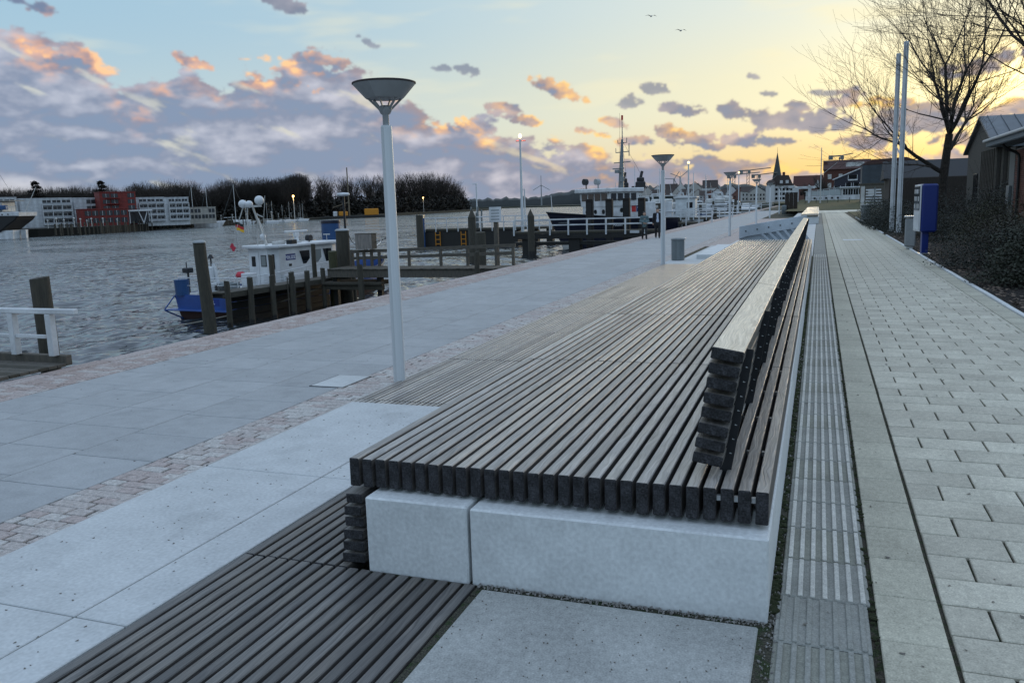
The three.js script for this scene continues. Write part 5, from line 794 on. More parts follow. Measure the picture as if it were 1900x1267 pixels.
function person(label, pos, turn, H, cols, style) {                // faces local +z, mid-stride
  const S = H / 1.78, p = (x, y, z) => [x * S, y * S, z * S], w = style.w ?? 1, T = thing('person', label, 'person', pos, turn, 'people walking by the lamp');
  const hipL = p(.1 * w, .93, 0), hipR = p(-.1 * w, .93, 0), kL = p(.1, .51, .10), kR = p(-.1, .5, .0), aL = p(.1, .09, .16), aR = p(-.1, .1, -.2), shL = p(.19 * w, 1.44, 0), shR = p(-.19 * w, 1.44, 0);
  const eL = style.hold ? p(.26, 1.16, .0) : p(.27, 1.16, -.04), eR = style.hold ? p(-.26, 1.16, .0) : p(-.27, 1.16, .0), hL = style.hold ? p(.06, 1.08, .22) : p(.27, .92, .08), hR = style.hold ? p(-.06, 1.1, .22) : p(-.27, .9, -.02);
  const head = [[p(0, 1.64, .02), p(0, 1.70, .015), .088 * S, .092 * S], [p(0, 1.585, .055), p(0, 1.63, .06), .05 * S, .065 * S], [p(0, 1.63, .115), p(0, 1.645, .108), .014 * S, .012 * S], [p(.09, 1.645, .01), p(.09, 1.66, .01), .016 * S, .018 * S], [p(-.09, 1.645, .01), p(-.09, 1.66, .01), .016 * S, .018 * S]];
  const hand = (h, s) => { const o = [[h, [h[0], h[1] - .06 * S, h[2] + .01], .034 * S, .038 * S]]; for (let k = 0; k < 4; k++) { const fx = (k - 1.5) * .019 * S; o.push([[h[0] + fx * .3, h[1] - .06 * S, h[2] + fx + .01], [h[0] + fx * .3 - s * .012, h[1] - (.115 - Math.abs(k - 1.3) * .008) * S, h[2] + fx + .012], .01 * S, .008 * S]); } o.push([[h[0], h[1] - .02 * S, h[2] + .03 * S], [h[0] - s * .01, h[1] - .075 * S, h[2] + .058 * S], .012 * S, .009 * S]); return o; };
  part(T, 'body', [sdfMesh([...head, [p(0, 1.42, 0), p(0, 1.58, .01), .062 * S, .055 * S], [p(0, 1.3, 0), p(0, 1.0, 0), .12 * S, .12 * S], [shL, eL, .04, .04], [shR, eR, .04, .04], [eL, hL, .036 * S, .03 * S], [eR, hR, .036 * S, .03 * S], [hipL, kL, .07 * S, .055 * S], [hipR, kR, .07 * S, .055 * S], [kL, aL, .05 * S, .038 * S], [kR, aR, .05 * S, .038 * S], ...hand(hL, 1), ...hand(hR, -1)], [0, .9 * S, 0, .98 * S], 110, .025)], M.skin);
  part(T, 'coat', [sdfMesh([[p(0, 1.46, 0), p(0, 1.2, 0), .105 * S * w, .135 * S * w], [shL, shR, .085 * S, .085 * S], [p(.05, 1.2, 0), p(.06, style.coat, 0), .125 * S * w, .145 * S * w], [p(-.05, 1.2, 0), p(-.06, style.coat, 0), .125 * S * w, .145 * S * w], [shL, eL, .075 * S, .062 * S], [shR, eR, .075 * S, .062 * S], [eL, [hL[0], hL[1] + .02, hL[2]], .058 * S, .046 * S], [eR, [hR[0], hR[1] + .02, hR[2]], .058 * S, .046 * S]], [0, 1.15 * S, 0, .62 * S], 70, .06)], cols.coat);
  if (cols.shirt) part(T, 'shirt', [sdfMesh([[p(0, 1.46, .075), p(0, 1.02, .105), .055 * S, .085 * S]], [0, 1.2 * S, .08, .4 * S], 44, .03)], cols.shirt);
  part(T, 'trousers', [sdfMesh([[hipL, kL, .105 * S, .08 * S], [hipR, kR, .105 * S, .08 * S], [kL, aL, .078 * S, .062 * S], [kR, aR, .078 * S, .062 * S], [hipL, hipR, .12 * S, .12 * S]], [0, .55 * S, 0, .6 * S], 64, .04)], cols.trousers);
  part(T, 'shoes', [sdfMesh([[[aL[0], .05 * S, aL[2] - .02], [aL[0], .045 * S, aL[2] + .15 * S], .05 * S, .042 * S]], [aL[0], .06, aL[2] + .06, .2], 30, .02), sdfMesh([[[aR[0], .06 * S, aR[2] - .02], [aR[0], .045 * S, aR[2] + .14 * S], .05 * S, .042 * S]], [aR[0], .06, aR[2] + .06, .2], 30, .02)], M.black);
  part(T, 'hair', [sdfMesh(style.long ? [[p(0, 1.71, -.01), p(0, 1.72, 0), .1 * S, .1 * S], [p(.06, 1.66, -.03), p(.08, 1.44, -.03), .05 * S, .04 * S], [p(-.06, 1.66, -.03), p(-.08, 1.44, -.03), .05 * S, .04 * S], [p(0, 1.66, -.06), p(0, 1.42, -.07), .07 * S, .06 * S]] : [[p(0, 1.715, -.012), p(0, 1.725, .0), .097 * S, .096 * S], [p(0, 1.68, -.05), p(0, 1.62, -.05), .065 * S, .05 * S]], [0, 1.62 * S, -.02, .34 * S], 56, .03)], M.black);
  part(T, 'eye', [new THREE.SphereGeometry(.012 * S, 8, 6).translate(.032 * S, 1.665 * S, .1 * S), new THREE.SphereGeometry(.012 * S, 8, 6).translate(-.032 * S, 1.665 * S, .1 * S)], M.black); part(T, 'mouth', cbox(.045 * S, .01 * S, .012, .003, 0, 1.6 * S, .112 * S), M.redLead);
  return T;
}
person('person in a grey green jacket and black trousers walking left of the lamp post', [-9.93, LY, -50.8], .35, 1.64, { coat: mat([.10, .15, .16], .8), trousers: M.black }, { coat: .88, long: true, hold: true, w: .95 });
person('person in a dark suit and pale shirt walking beside the lamp post', [-9.38, LY, -52.2], .2, 1.8, { coat: mat([.014, .014, .018], .8), trousers: mat([.012, .012, .014], .8), shirt: mat([.5, .55, .66], .7) }, { coat: .86 });

const ORD = ['first', 'second', 'third', 'fourth', 'fifth', 'sixth', 'seventh', 'eighth', 'ninth', 'tenth', 'eleventh', 'twelfth', 'thirteenth', 'fourteenth', 'fifteenth', 'sixteenth', 'seventeenth', 'eighteenth', 'nineteenth', 'twentieth', 'twenty first', 'twenty second', 'twenty third'];
// ---------------------------------------------------------------- far bank on the left: quay, beach, wood, flats, berths
function polyGround(name, pts, y, m, label, category) { const s = new THREE.Shape(pts.map(([x, z]) => new THREE.Vector2(x, -z))); const g = new THREE.ExtrudeGeometry(s, { depth: 4, bevelEnabled: false }); g.rotateX(-Math.PI / 2); g.translate(0, y - 4, 0); return ground(name, boxUV(norm(g)), m, label, category); }
polyGround('far_bank', [[-300, -60], [-196, -121], [-174, -149], [-172, -166], [-190, -208], [-195, -247], [-400, -300], [-420, -40]], -.3, mat([.03, .03, .028], .9, { map: gritTex }), 'dark quay of the far bank');
polyGround('far_shore', [[-195, -247.1], [-226, -338], [-233, -421], [-252, -520], [-270, -632], [-300, -790], [-330, -860], [-700, -900], [-700, -250]], -1.3, mat([.06, .06, .055], .95, { map: gritTex }), 'low dark shore in front of the far wood');
polyGround('far_beach', [[-226, -400], [-232, -421], [-251, -520], [-268, -632], [-298, -790], [-330, -800], [-300, -640], [-285, -520], [-262, -420]], -.9, mat([.10, .10, .097], .95, { map: gritTex }), 'pale sloping beach before the far trees');
{
  const wood = [[-300, -150, 12], [-263, -197, 12.3], [-244, -197, 11.6], [-237, -211, 11.9], [-230, -226, 12.6], [-256, -281, 15.7], [-261, -333, 17.7], [-243, -346, 18.2], [-252, -377, 20.6]];
  const protos = [3, 5, 8].map((s) => { const [t, c] = bareTree(s, { trunk: 3.2, rad: .26, levels: 6, fork: 5, spread: .62, first: 1.0, up: .13, max: 2200, side: .7, taper: .25, minR: .022 }); const g = mergeGeometries([t, c]); g.computeBoundingBox(); const h = g.boundingBox.max.y; g.scale(1 / h, 1 / h, 1 / h); return [t.scale(1 / h, 1 / h, 1 / h), c.scale(2.0 / h / 2, 1 / h, 1 / h), g]; });
  const thicken = (g, k) => g; const r = rng(111), dark = mat([.028, .022, .018], .95);
  const per = [[], [], []];
  for (let k = 0; k < 720; k++) { const t = r() * (wood.length - 1), i = Math.floor(t), f = t - i, a = wood[i], b = wood[i + 1]; const d = r() * 55; const x = a[0] + (b[0] - a[0]) * f, z = a[1] + (b[1] - a[1]) * f, l = Math.hypot(x, z), top = (a[2] + (b[2] - a[2]) * f) * (1 + d / l); per[k % 3].push([x + x / l * d, z + z / l * d, top * (.66 + r() * .4) + 1, r() * 6.283]); }
  const m4 = new THREE.Matrix4(), q = new THREE.Quaternion(), up = new THREE.Vector3(0, 1, 0);
  per.forEach((list, k) => { const im = new THREE.InstancedMesh(protos[k][2], dark, list.length); list.forEach(([x, z, h, a], n) => im.setMatrixAt(n, m4.compose(new THREE.Vector3(x, -.6, z), q.setFromAxisAngle(up, a), new THREE.Vector3(h * .95, h, h * .95)))); im.name = numbered('far_wood'); im.castShadow = true; im.userData = { kind: 'stuff', label: 'dark leafless wood on the far bank', category: 'wood' }; scene.add(im); });
  // undergrowth that closes the wood: a dense low thicket
  const th = []; const thg = leafCloud(420, 901, 1, 1, 1, .16, .5); const im = new THREE.InstancedMesh(thg, mat([.02, .018, .014], .95, { side: THREE.DoubleSide }), 620);
  for (let k = 0; k < 620; k++) { const t = r() * (wood.length - 1), i = Math.floor(t), f = t - i, a = wood[i], b = wood[i + 1], d = r() * 50, x = a[0] + (b[0] - a[0]) * f, z = a[1] + (b[1] - a[1]) * f, l = Math.hypot(x, z), h = (a[2] + (b[2] - a[2]) * f) * (.4 + r() * .25); im.setMatrixAt(k, m4.compose(new THREE.Vector3(x + x / l * d, -.8, z + z / l * d), q.setFromAxisAngle(up, r() * 6), new THREE.Vector3(5 + r() * 3, h, 5 + r() * 3))); }
  im.name = 'thicket'; im.userData = { kind: 'stuff', label: 'dense dark undergrowth of the far wood', category: 'thicket' }; scene.add(im);
  // tall trees that can be told apart, right part of the wood
  const tall = [[-252, -377, 21.6], [-250, -392, 21], [-257, -405, 23], [-255, -420, 22], [-258, -436, 24], [-257, -452, 24.5], [-259, -470, 25], [-262, -488, 25.5], [-265, -506, 27], [-268, -524, 27.5], [-271, -543, 29], [-275, -562, 29.5], [-279, -580, 30.5], [-283, -600, 31], [-287, -620, 31], [-291, -640, 30.5], [-296, -660, 29], [-300, -682, 27], [-304, -704, 22]];
  const ord = ['first', 'second', 'third', 'fourth', 'fifth', 'sixth', 'seventh', 'eighth', 'ninth', 'tenth', 'eleventh', 'twelfth', 'thirteenth', 'fourteenth', 'fifteenth', 'sixteenth', 'seventeenth', 'eighteenth', 'nineteenth'];
  tall.forEach(([x, z, h], k) => { for (let row = 0; row < 2; row++) { const p = protos[(k + row) % 3]; const l = Math.hypot(x, z), d = row * 16; const T = thing('shore_tree', `${ord[k]} tall leafless tree of the ${row ? 'rear' : 'front'} row on the far shore counting from the left`, 'tree', [x + x / l * d, -1, z + z / l * d], k * 2.3 + row, 'tall trees on the far shore'); T.scale.set(h * (1 + (k % 3) * .08), h * (1 - row * .03), h); part(T, 'trunk', p[0], dark); part(T, 'crown', p[1], dark); } });
  const im2 = new THREE.InstancedMesh(thg, im.material, 150); for (let k = 0; k < 150; k++) { const t = r() * (tall.length - 1), i = Math.floor(t), f = t - i, a = tall[i], b = tall[i + 1], d = r() * 26, x = a[0] + (b[0] - a[0]) * f, z = a[1] + (b[1] - a[1]) * f, l = Math.hypot(x, z); im2.setMatrixAt(k, m4.compose(new THREE.Vector3(x + x / l * d, -1.2, z + z / l * d), q.setFromAxisAngle(up, r() * 6), new THREE.Vector3(7 + r() * 3, a[2] * (.38 + r() * .3), 7 + r() * 3))); } im2.name = 'thicket_001'; im2.userData = { kind: 'stuff', label: 'undergrowth beneath the tall trees of the far shore', category: 'thicket' }; scene.add(im2);
  // conifers
  const con = (label, x, z, h) => { const C = thing('conifer', label, 'tree', [x, -.8, z]); const lv = []; for (let k = 0; k < 9; k++) lv.push(leafCloud(420, 700 + k, h * .27 * (1 - k / 10.5), h * .08, h * .27 * (1 - k / 10.5), h * .03, .3).translate((k % 2 - .5) * h * .03, h * (.22 + k * .085), 0)); part(C, 'crown', lv, dark); part(C, 'trunk', rod([0, 0, 0], [0, h * .95, 0], h * .018, h * .006, 7), M.bark); };
  con('dark conifer rising above the white flats at the left', -238, -205, 15.5); con('dark conifer in the middle of the far wood', -228, -222, 15.5); con('dark conifer among the tall trees of the far shore', -262, -490, 19);
}
// ---------------------------------------------------------------- flats on the far bank
{
  const wallM = mat([.64, .66, .68], .7, { map: grimeTex }), redM = mat([.20, .022, .016], .7, { map: grimeTex }), slabM = mat([.58, .59, .6], .6), glassM = mat([.03, .035, .04], .1);
  const TURN = 1.02;                                               // facades look across the water
  function flats(name, label, pos, w, h, d, floors, bays, m, o = {}) {
    const B = thing(name, label, 'building', pos, o.turn ?? TURN); const wall = part(B, 'wall', cspan(-w / 2, w / 2, -1.4, h, -d, 0, .04), m);
    part(wall, 'parapet', cspan(-w / 2 - .1, w / 2 + .1, h, h + .22, -d - .1, .1, .03), m);
    const x0 = -w / 2 + w * (o.blank ?? .3), bw = (w / 2 - x0 - .2) / bays, fh = h / floors;
    for (let f = 0; f < floors; f++) for (let b = 0; b < bays; b++) { if (o.skip?.(f, b)) continue; const x = x0 + b * bw, y = f * fh; const win = part(B, 'window', span(x + bw * .08, x + bw * .92, y + fh * .16, y + fh * .8, .012, .06), glassM); part(win, 'mullion', span(x + bw * .5 - .04, x + bw * .5 + .04, y + fh * .16, y + fh * .8, .062, .1), slabM); if (o.balcony) { const bal = part(B, 'balcony', [span(x, x + bw, y + fh * .02, y + fh * .1, .07, .75)], slabM); part(bal, 'railing', span(x + .05, x + bw - .05, y + fh * .1, y + fh * .38, .70, .74), mat([.36, .38, .4], .4)); } }
    if (o.balcony) for (let b = 0; b <= bays; b++) part(B, 'pier', span(x0 + b * bw - .07, x0 + b * bw + .07, 0, h * (o.pierTop ?? .78), .08, .82), slabM);
    return B;
  }
  flats('apartment_block', 'white apartment block behind the black ship at the left edge', [-199, .2, -158], 11, 7.4, 7, 4, 3, wallM, { balcony: true, blank: .25 });
  flats('apartment_block', 'white apartment block with broad blank side wall left of the red one', [-195.5, .3, -171], 12.6, 7.0, 7, 4, 3, wallM, { balcony: true, blank: .42 });
  flats('apartment_block', 'narrow white apartment block partly behind the red one', [-192.5, .4, -183], 8.6, 6.9, 7, 4, 2, wallM, { blank: .35, skip: (f) => f < 2 });
  const RH = flats('red_building', 'tall dark red apartment building with set back balconies', [-184.5, .4, -185], 9.4, 8.3, 6, 5, 4, redM, { blank: .06, skip: (f, b) => f < 2 || b === 2 });
  for (let k = 0; k < 3; k++) part(RH, 'balcony', [span(-3.2, .6, 3.6 + k * 1.5, 3.75 + k * 1.5, .1, 1.1)], redM);
  flats('red_building', 'long low dark red block in front of the tall red building', [-182.2, .2, -177.5], 12, 3.9, 5, 2, 6, redM, { blank: .08 });
  flats('apartment_block', 'white apartment block right of the red building', [-183.6, .4, -196], 8, 6.7, 7, 4, 3, wallM, { balcony: true, blank: .1 });
  flats('apartment_block', 'rightmost white apartment block with stepped balconies', [-180.2, .4, -202], 8.4, 6.6, 7, 4, 3, wallM, { balcony: true, blank: .3 });
  const PV = thing('glass_pavilion', 'white framed pavilion on slanting columns beside the red building', 'building', [-178.8, .0, -186.5], TURN); part(PV, 'roof', cspan(-3.2, 3.2, 3.3, 3.7, -3, 1, .03), slabM); part(PV, 'glazing', span(-3, 3, 0, 3.3, -2.4, -2.3), glassM); for (const [a, b] of [[-2.8, -2.8], [-.4, .8], [1.9, .8], [2.9, 2.9]]) part(PV, 'column', bar([a, 3.3, .6], [b, 0, .6], .2, .2), slabM);
  const BH = flats('beige_house', 'low beige flat roofed house at the right end of the flats', [-183, .4, -216], 10, 3.6, 6, 2, 4, mat([.42, .40, .36], .8, { map: grimeTex }), { blank: .1, skip: (f, b) => f === 1 && b === 2 }); part(BH, 'outside_stair', [bar([-5, 3.2, .6], [-7.5, .2, .6], .6, .3)], slabM);
  // berth posts with pale heads along the quay
  const proto = solo('berth_post', [rod([0, -1.6, 0], [0, 1.15, 0], .17, .15, 7), lathe([[0, 1.32], [.17, 1.25], [.2, 1.15], [.17, 1.1]], 8)], M.pile, 'dark berth post along the far quay', 'post', [-166, -.3, -160], 0, 'berth posts along the far quay');
  const r = rng(121), line = [[-171, -150], [-171, -165], [-188, -204], [-193, -246], [-222, -334]]; for (let k = 0; k < 78; k++) { const t = (k + r() * .7) / 78 * 4, i = Math.min(3, Math.floor(t)), f = t - i, a = line[i], b = line[i + 1]; copyOf(proto, proto.userData.label, [a[0] + (b[0] - a[0]) * f + r() * 1.6, -.6 + (r() - .5) * .6, a[1] + (b[1] - a[1]) * f], r() * 6, 1 + (r() - .5) * .3); }
  const tipM = M.offWhite; for (let k = 0; k < 26; k++) { const t = (k + .5) / 26 * 4, i = Math.min(3, Math.floor(t)), f = t - i, a = line[i], b = line[i + 1]; const p = k ? null : solo('berth_light', [rod([0, 0, 0], [0, 1.7, 0], .08, .08, 6), lathe([[0, 2.05], [.2, 1.95], [.24, 1.8], [.1, 1.7]], 8)], tipM, 'small white headed bollard lamp on the far quay', 'lamp', [a[0] + (b[0] - a[0]) * f - 2, -.3, a[1] + (b[1] - a[1]) * f], 0, 'white headed bollards on the far quay'); if (k) copyOf(scene.getObjectByName('berth_light'), 'small white headed bollard lamp on the far quay', [a[0] + (b[0] - a[0]) * f - 1 - r() * 2, -.3, a[1] + (b[1] - a[1]) * f], 0, .8 + r() * .5); }
  const Y = thing('sailing_boat', 'white sailing boat with tall mast moored at the end of the far quay', 'sailing boat', [-198.5, WY, -252], .9); const hullG = (() => { const s = new THREE.Shape(); [[-4.5, 0], [4, 0], [5.4, 1.5], [-4.8, 1.2]].forEach(([x, y], k) => k ? s.lineTo(x, y) : s.moveTo(x, y)); const g = new THREE.ExtrudeGeometry(s, { depth: 2.2, bevelEnabled: true, bevelSize: .3, bevelThickness: .5, bevelSegments: 2 }); g.translate(0, 0, -1.1); return boxUV(norm(g)); })();
  part(Y, 'hull', hullG, M.white); part(Y, 'cabin', cbox(4, .7, 1.6, .15, -.4, 1.6, 0), M.offWhite); part(Y, 'mast', rod([.6, 1.2, 0], [.6, 14.5, 0], .11, .07, 8), M.lampGrey); part(Y, 'boom', rod([.6, 2.8, 0], [-3.6, 2.7, 0], .09), M.lampGrey); part(Y, 'stay', [rod([.6, 14.3, 0], [5.2, 1.6, 0], .03, .03, 4), rod([.6, 14.3, 0], [-4.6, 1.4, 0], .03, .03, 4)], M.binGrey);
  let no = 0; for (const [x, z, s] of [[-205, -238, .95], [-203, -243, .9], [-201, -262, .62], [-206, -268, .58], [-199, -275, .58], [-208, -284, .55], [-203, -292, .56], [-212, -300, .5], [-210, -312, .52], [-218, -322, .5]]) copyOf(Y, `${ORD[no++]} sailing boat with bare mast among the far berths`, [x, WY, z], .6 + s, s);
  const MC = thing('motor_cruiser', 'white motor cruiser with cabin at the far quay', 'boat', [-187.5, WY, -225], .9); part(MC, 'hull', hullG.clone().scale(.9, 1.1, 1), M.white); part(MC, 'cabin', cbox(4.6, 1.4, 2, .25, -.6, 2.3, 0), M.white); part(MC, 'window', cbox(3.8, .5, 2.04, .05, -.6, 2.5, 0), glassM);
  const lampM = new THREE.MeshStandardMaterial({ color: linc(.9, .7, .4), emissive: linc(1, .6, .18), emissiveIntensity: 4 });
  for (const [x, y, z, h, l] of [[-195.4, -.6, -285, 9, 'lit yellow street lamp on the far quay right of the boat mast'], [-249.5, -.3, -513, 9.4, 'lit orange street lamp in front of the tall far trees']]) { const S = thing('street_lamp', l, 'street lamp', [x, y - .6, z]); part(S, 'pole', rod([0, 0, 0], [0, h, 0], .16, .1, 8), M.offWhite); part(S, 'lamp', new THREE.SphereGeometry(.42, 12, 8).translate(0, h + .2, 0), lampM); const p = new THREE.PointLight(linc(1, .65, .25), 25); p.position.set(0, h - .6, .8); p.castShadow = true; p.name = 'lamp_light'; S.add(p); }
  const CB = thing('crane_barge', 'work barge with yellow machinery and tall lattice mast by the far beach', 'barge', [-219, WY, -372], .5); part(CB, 'pontoon', cspan(-16, 16, -.2, 1.2, -4, 4, .1), M.pileWet); part(CB, 'engine_house', cbox(7, 3.2, 3, .2, 8, 2.9, 0), M.hazard); part(CB, 'winch_house', cbox(4.4, 2.2, 3, .2, -6, 2.4, 0), M.hazard); part(CB, 'cab', cbox(2, 2.4, 2.4, .2, -10, 2.4, 0), M.white); part(CB, 'mast', [rod([-3, 1.2, 0], [-3, 25, 0], .45, .3, 6), rod([-3, 8, 0], [-11, 5.5, 0], .25, .2, 6)], mat([.16, .13, .09], .8));
}
// ---------------------------------------------------------------- black hulled sailing ship at the left edge
{
  const S = thing('sailing_ship', 'black and white stern of a large ship at the left edge', 'ship', [-167.6, WY, -141.4], Math.PI + .353);
  part(S, 'hull', [prism([[.3, 5.0], [.9, 4.3], [3.0, 2.9], [4.6, 1.75], [42, 1.7], [42, 5.9], [10, 5.2]], 7, 'z', .2)], M.black); part(S, 'boot_top', prism([[2.2, 1.7], [2.4, -.5], [42, -.5], [42, 1.69], [4.8, 1.69]], 6, 'z', .2), M.white); part(S, 'rudder', cspan(.7, 1.9, -.4, 1.9, -.3, .3, .05), M.white);
  part(S, 'bulwark', prism([[0, 5.05], [-.1, 5.7], [10, 6.0], [42, 6.7], [42, 5.95], [10, 5.25]], 7.2, 'z', .1), M.white);
  for (let k = 0; k < 7; k++) part(S, 'porthole', mv(new THREE.CylinderGeometry(.16, .16, .1, 10), 2.2 + k * 1.3, 5.4, -3.72, 0, Math.PI / 2), M.glassDark);
  part(S, 'deckhouse', [cspan(4, 16, 6, 8.2, -2.6, 2.6, .1)], M.offWhite); part(S, 'awning', cspan(2, 14, 8.3, 8.45, -3, 3, .04), mat([.3, .28, .25], .8)); for (const [x, w] of [[3.4, 1.6], [5.4, 2.6], [8.6, 1.4]]) part(S, 'tarpaulin', cbox(w, 1.0, 1.2, .15, x, 6.9, -3.1), M.steelBlue); for (let k = 0; k < 12; k++) part(S, 'stanchion', rod([.4 + k, 5.7, -3.5], [.4 + k, 7.0, -3.5], .05, .05, 5), M.offWhite); part(S, 'taffrail', rod([.2, 7.0, -3.5], [14, 7.2, -3.5], .05, .05, 5), M.offWhite); part(S, 'flag_staff', rod([.6, 5.6, 0], [-2.6, 11.2, 0], .1, .06, 6), M.offWhite);
  part(S, 'spar', [rod([15, 13.6, 0], [5.8, 15.8, 0], .16, .1, 6)], mat([.14, .07, .05], .7)); part(S, 'rigging', [rod([6, 15.9, 0], [3.2, 10.5, 0], .03, .03, 4), rod([6, 15.9, 0], [5.2, 16.6, 0], .03, .03, 4)], M.steelBlack); part(S, 'mast', rod([22, 6, 0], [22, 38, 0], .4, .3, 10), mat([.3, .2, .1], .7));
}
// ---------------------------------------------------------------- far side: hills, turbines, cranes, town
{
  const r = rng(131), hillM = mat([.05, .055, .055], .95);
  const strip = (name, label, pts, depth, m) => { const pos = [], idx = []; const n = pts.length; pts.forEach(([x, z, h]) => { const l = Math.hypot(x, z); pos.push(x, -2.4, z, x, h * .72, z - 1, x + x / l * depth * .3, h, z + z / l * depth * .3, x + x / l * depth, h * .4, z + z / l * depth); }); for (let i = 0; i < n - 1; i++) for (let k = 0; k < 3; k++) { const a = i * 4 + k, b = a + 4; idx.push(a, b, a + 1, a + 1, b, b + 1); } const g = new THREE.BufferGeometry(); g.setAttribute('position', new THREE.Float32BufferAttribute(pos, 3)); g.setIndex(idx); g.computeVertexNormals(); ground(name, boxUV(norm(g)), m, label, 'hill'); };
  const ridge = (pts, step, amp) => { const out = []; for (let i = 0; i < pts.length - 1; i++) { const a = pts[i], b = pts[i + 1], n = Math.ceil(Math.hypot(b[0] - a[0], b[1] - a[1]) / step); for (let k = 0; k < n; k++) { const t = k / n; const s = t * t * (3 - 2 * t); out.push([a[0] + (b[0] - a[0]) * t, a[1] + (b[1] - a[1]) * t, a[2] + (b[2] - a[2]) * s + (r() - .4) * amp + fbm(i * 3 + t * 9, 2, 4, 77) * amp * 3]); } } return out; };
  strip('far_hills', 'low wooded hills on the horizon', ridge([[-900, -1350, 12], [-640, -1400, 14], [-565, -1414, 15], [-474, -1447, 15.5], [-440, -1460, 22], [-400, -1470, 27], [-300, -1330, 23], [-235, -1150, 22], [-164, -1022, 20], [-92, -900, 17], [-40, -860, 14], [120, -900, 18]], 5, 2.2), 200, hillM);
  const fs = mat([.16, .17, .17], .9, { map: gritTex }); polyGround('opposite_shore', [[-11.4, -239], [-24, -330], [-52, -450], [-98, -600], [-150, -760], [-240, -960], [-420, -1180], [-800, -1300], [-800, -1420], [200, -1420], [200, -240.1], [0, -239.5]], -.25, fs, 'town waterfront curving away', 'ground');
  const tb = (label, x, z, h, R, ph) => { const T = thing('wind_turbine', label, 'wind turbine', [x, 0, z], .3); part(T, 'tower', rod([0, 0, 0], [0, h, 0], 1.3, .7, 10), M.lampBowl); part(T, 'nacelle', cbox(1.8, 1.8, 4, .4, 0, h + .4, .4), M.lampBowl); for (let k = 0; k < 3; k++) { const a = ph + k * 2.094; part(T, 'blade', bar([0, h + .4, 2.4], [Math.sin(a) * R, h + .4 + Math.cos(a) * R, 2.4], .3, .9), M.lampBowl); } };
  tb('lone wind turbine on the horizon left of the patrol ship', -439, -1355, 33, 16, 0); tb('wind turbine just right of the second lamp post', -173, -1129, 31, 14, .9); tb('second small turbine beside it, partly behind', -182, -1135, 29, 12, 2.7);
  const crane = (label, x, z, h, jib, back, turn) => { const C = thing('tower_crane', label, 'crane', [x, 0, z], turn); const b = []; for (const [dx, dz] of [[-.7, -.7], [.7, -.7], [.7, .7], [-.7, .7]]) b.push(rod([dx, 0, dz], [dx, h, dz], .16, .16, 4)); for (let k = 0; k < Math.floor(h / 2); k++) b.push(rod([-.7, k * 2, .7], [.7, k * 2 + 2, .7], .1, .1, 4)); part(C, 'mast', b, mat([.25, .24, .22], .7)); part(C, 'jib', [bar([0, h + .6, 0], [jib, h + 1.6, 0], .9, .5), bar([0, h + .6, 0], [-back, h + .4, 0], 1, .7)], mat([.22, .2, .17], .7)); part(C, 'counterweight', cbox(2, 2.2, 1.4, .1, -back, h - .2, 0), M.binGrey); part(C, 'cab', cbox(1.6, 1.8, 1.4, .1, .6, h - .4, 0), M.binGrey); };
  crane('largest tower crane left of the church spire', -40.4, -528, 17.4, 13, 4, .1); crane('tower crane at the far left of the group', -48.5, -526, 15, 15, 3, .1); crane('lower tower crane nearest to the spire', -34.6, -530, 14.6, 11, 3, .1); crane('small tower crane behind the roofs right of the flagpole', 10, -470, 21, 6, 5, .2);
  const CH = thing('church', 'church with tall slender dark spire', 'church', [-24, 0, -533]); part(CH, 'tower', cspan(-2.3, 2.3, 0, 13, -2.3, 2.3, .1), mat([.10, .075, .065], .85)); part(CH, 'spire', mv(new THREE.ConeGeometry(2.7, 15.5, 8), 0, 20.6, 0), mat([.05, .055, .055], .7)); part(CH, 'weathercock', rod([0, 28, 0], [0, 31, 0], .1, .05, 5), M.black); part(CH, 'nave', prism([[-4, 0], [4, 0], [4, 7], [0, 11], [-4, 7]], 14, 'z').translate(6, 0, -8), mat([.12, .06, .05], .85));
  // gabled houses of the waterfront
  const wm = [mat([.5, .5, .48], .8), mat([.42, .4, .37], .8), mat([.55, .55, .55], .8), mat([.18, .09, .07], .85)], rm = [mat([.09, .035, .028], .85), mat([.06, .045, .04], .85), mat([.05, .05, .055], .7)];
  const house = (k, x, z, w, h, ro, tall, label) => { const H = thing('town_house', label, 'house', [x, -.2, z], .15, 'gabled houses along the far waterfront'); const gable = k % 3 !== 1; part(H, 'wall', gable ? prism([[-w / 2, 0], [w / 2, 0], [w / 2, h], [0, h + ro * .92], [-w / 2, h]], 8, 'z') : cspan(-w / 2, w / 2, 0, h, -4, 4, .03), wm[k % 4]); part(H, 'roof', gable ? [prism([[-w / 2 - .3, h - .1], [0, h + ro], [w / 2 + .3, h - .1], [w / 2 + .3, h + .12], [0, h + ro + .3], [-w / 2 - .3, h + .12]], 8.5, 'z').translate(0, 0, -.4)] : [prism([[-4.4, h], [4.4, h], [0, h + ro]], w, 'x')], rm[k % 3]); const nw = Math.max(2, Math.round(w / 1.7)); for (let f = 0; f < 2; f++) for (let q = 0; q < nw; q++) part(H, 'window', cbox(.7, 1.0, .08, .02, -w / 2 + (q + .5) * w / nw, h * (.28 + f * .42), 4.03), M.glassDark); };
  const N = ['first', 'second', 'third', 'fourth', 'fifth', 'sixth', 'seventh', 'eighth', 'ninth', 'tenth', 'eleventh', 'twelfth', 'thirteenth', 'fourteenth', 'fifteenth', 'sixteenth', 'seventeenth', 'eighteenth'];
  for (let k = 0; k < 18; k++) { const t = k / 17, x = -118 + t * 88, z = -640 + t * 190; house(k, x, z, 5.2 + r() * 3, 5 + r() * 1.6 - t * 1.4, 3.4 + r() * 1.4 - t, 0, `${N[k]} gabled house of the far waterfront counting from the left`); }
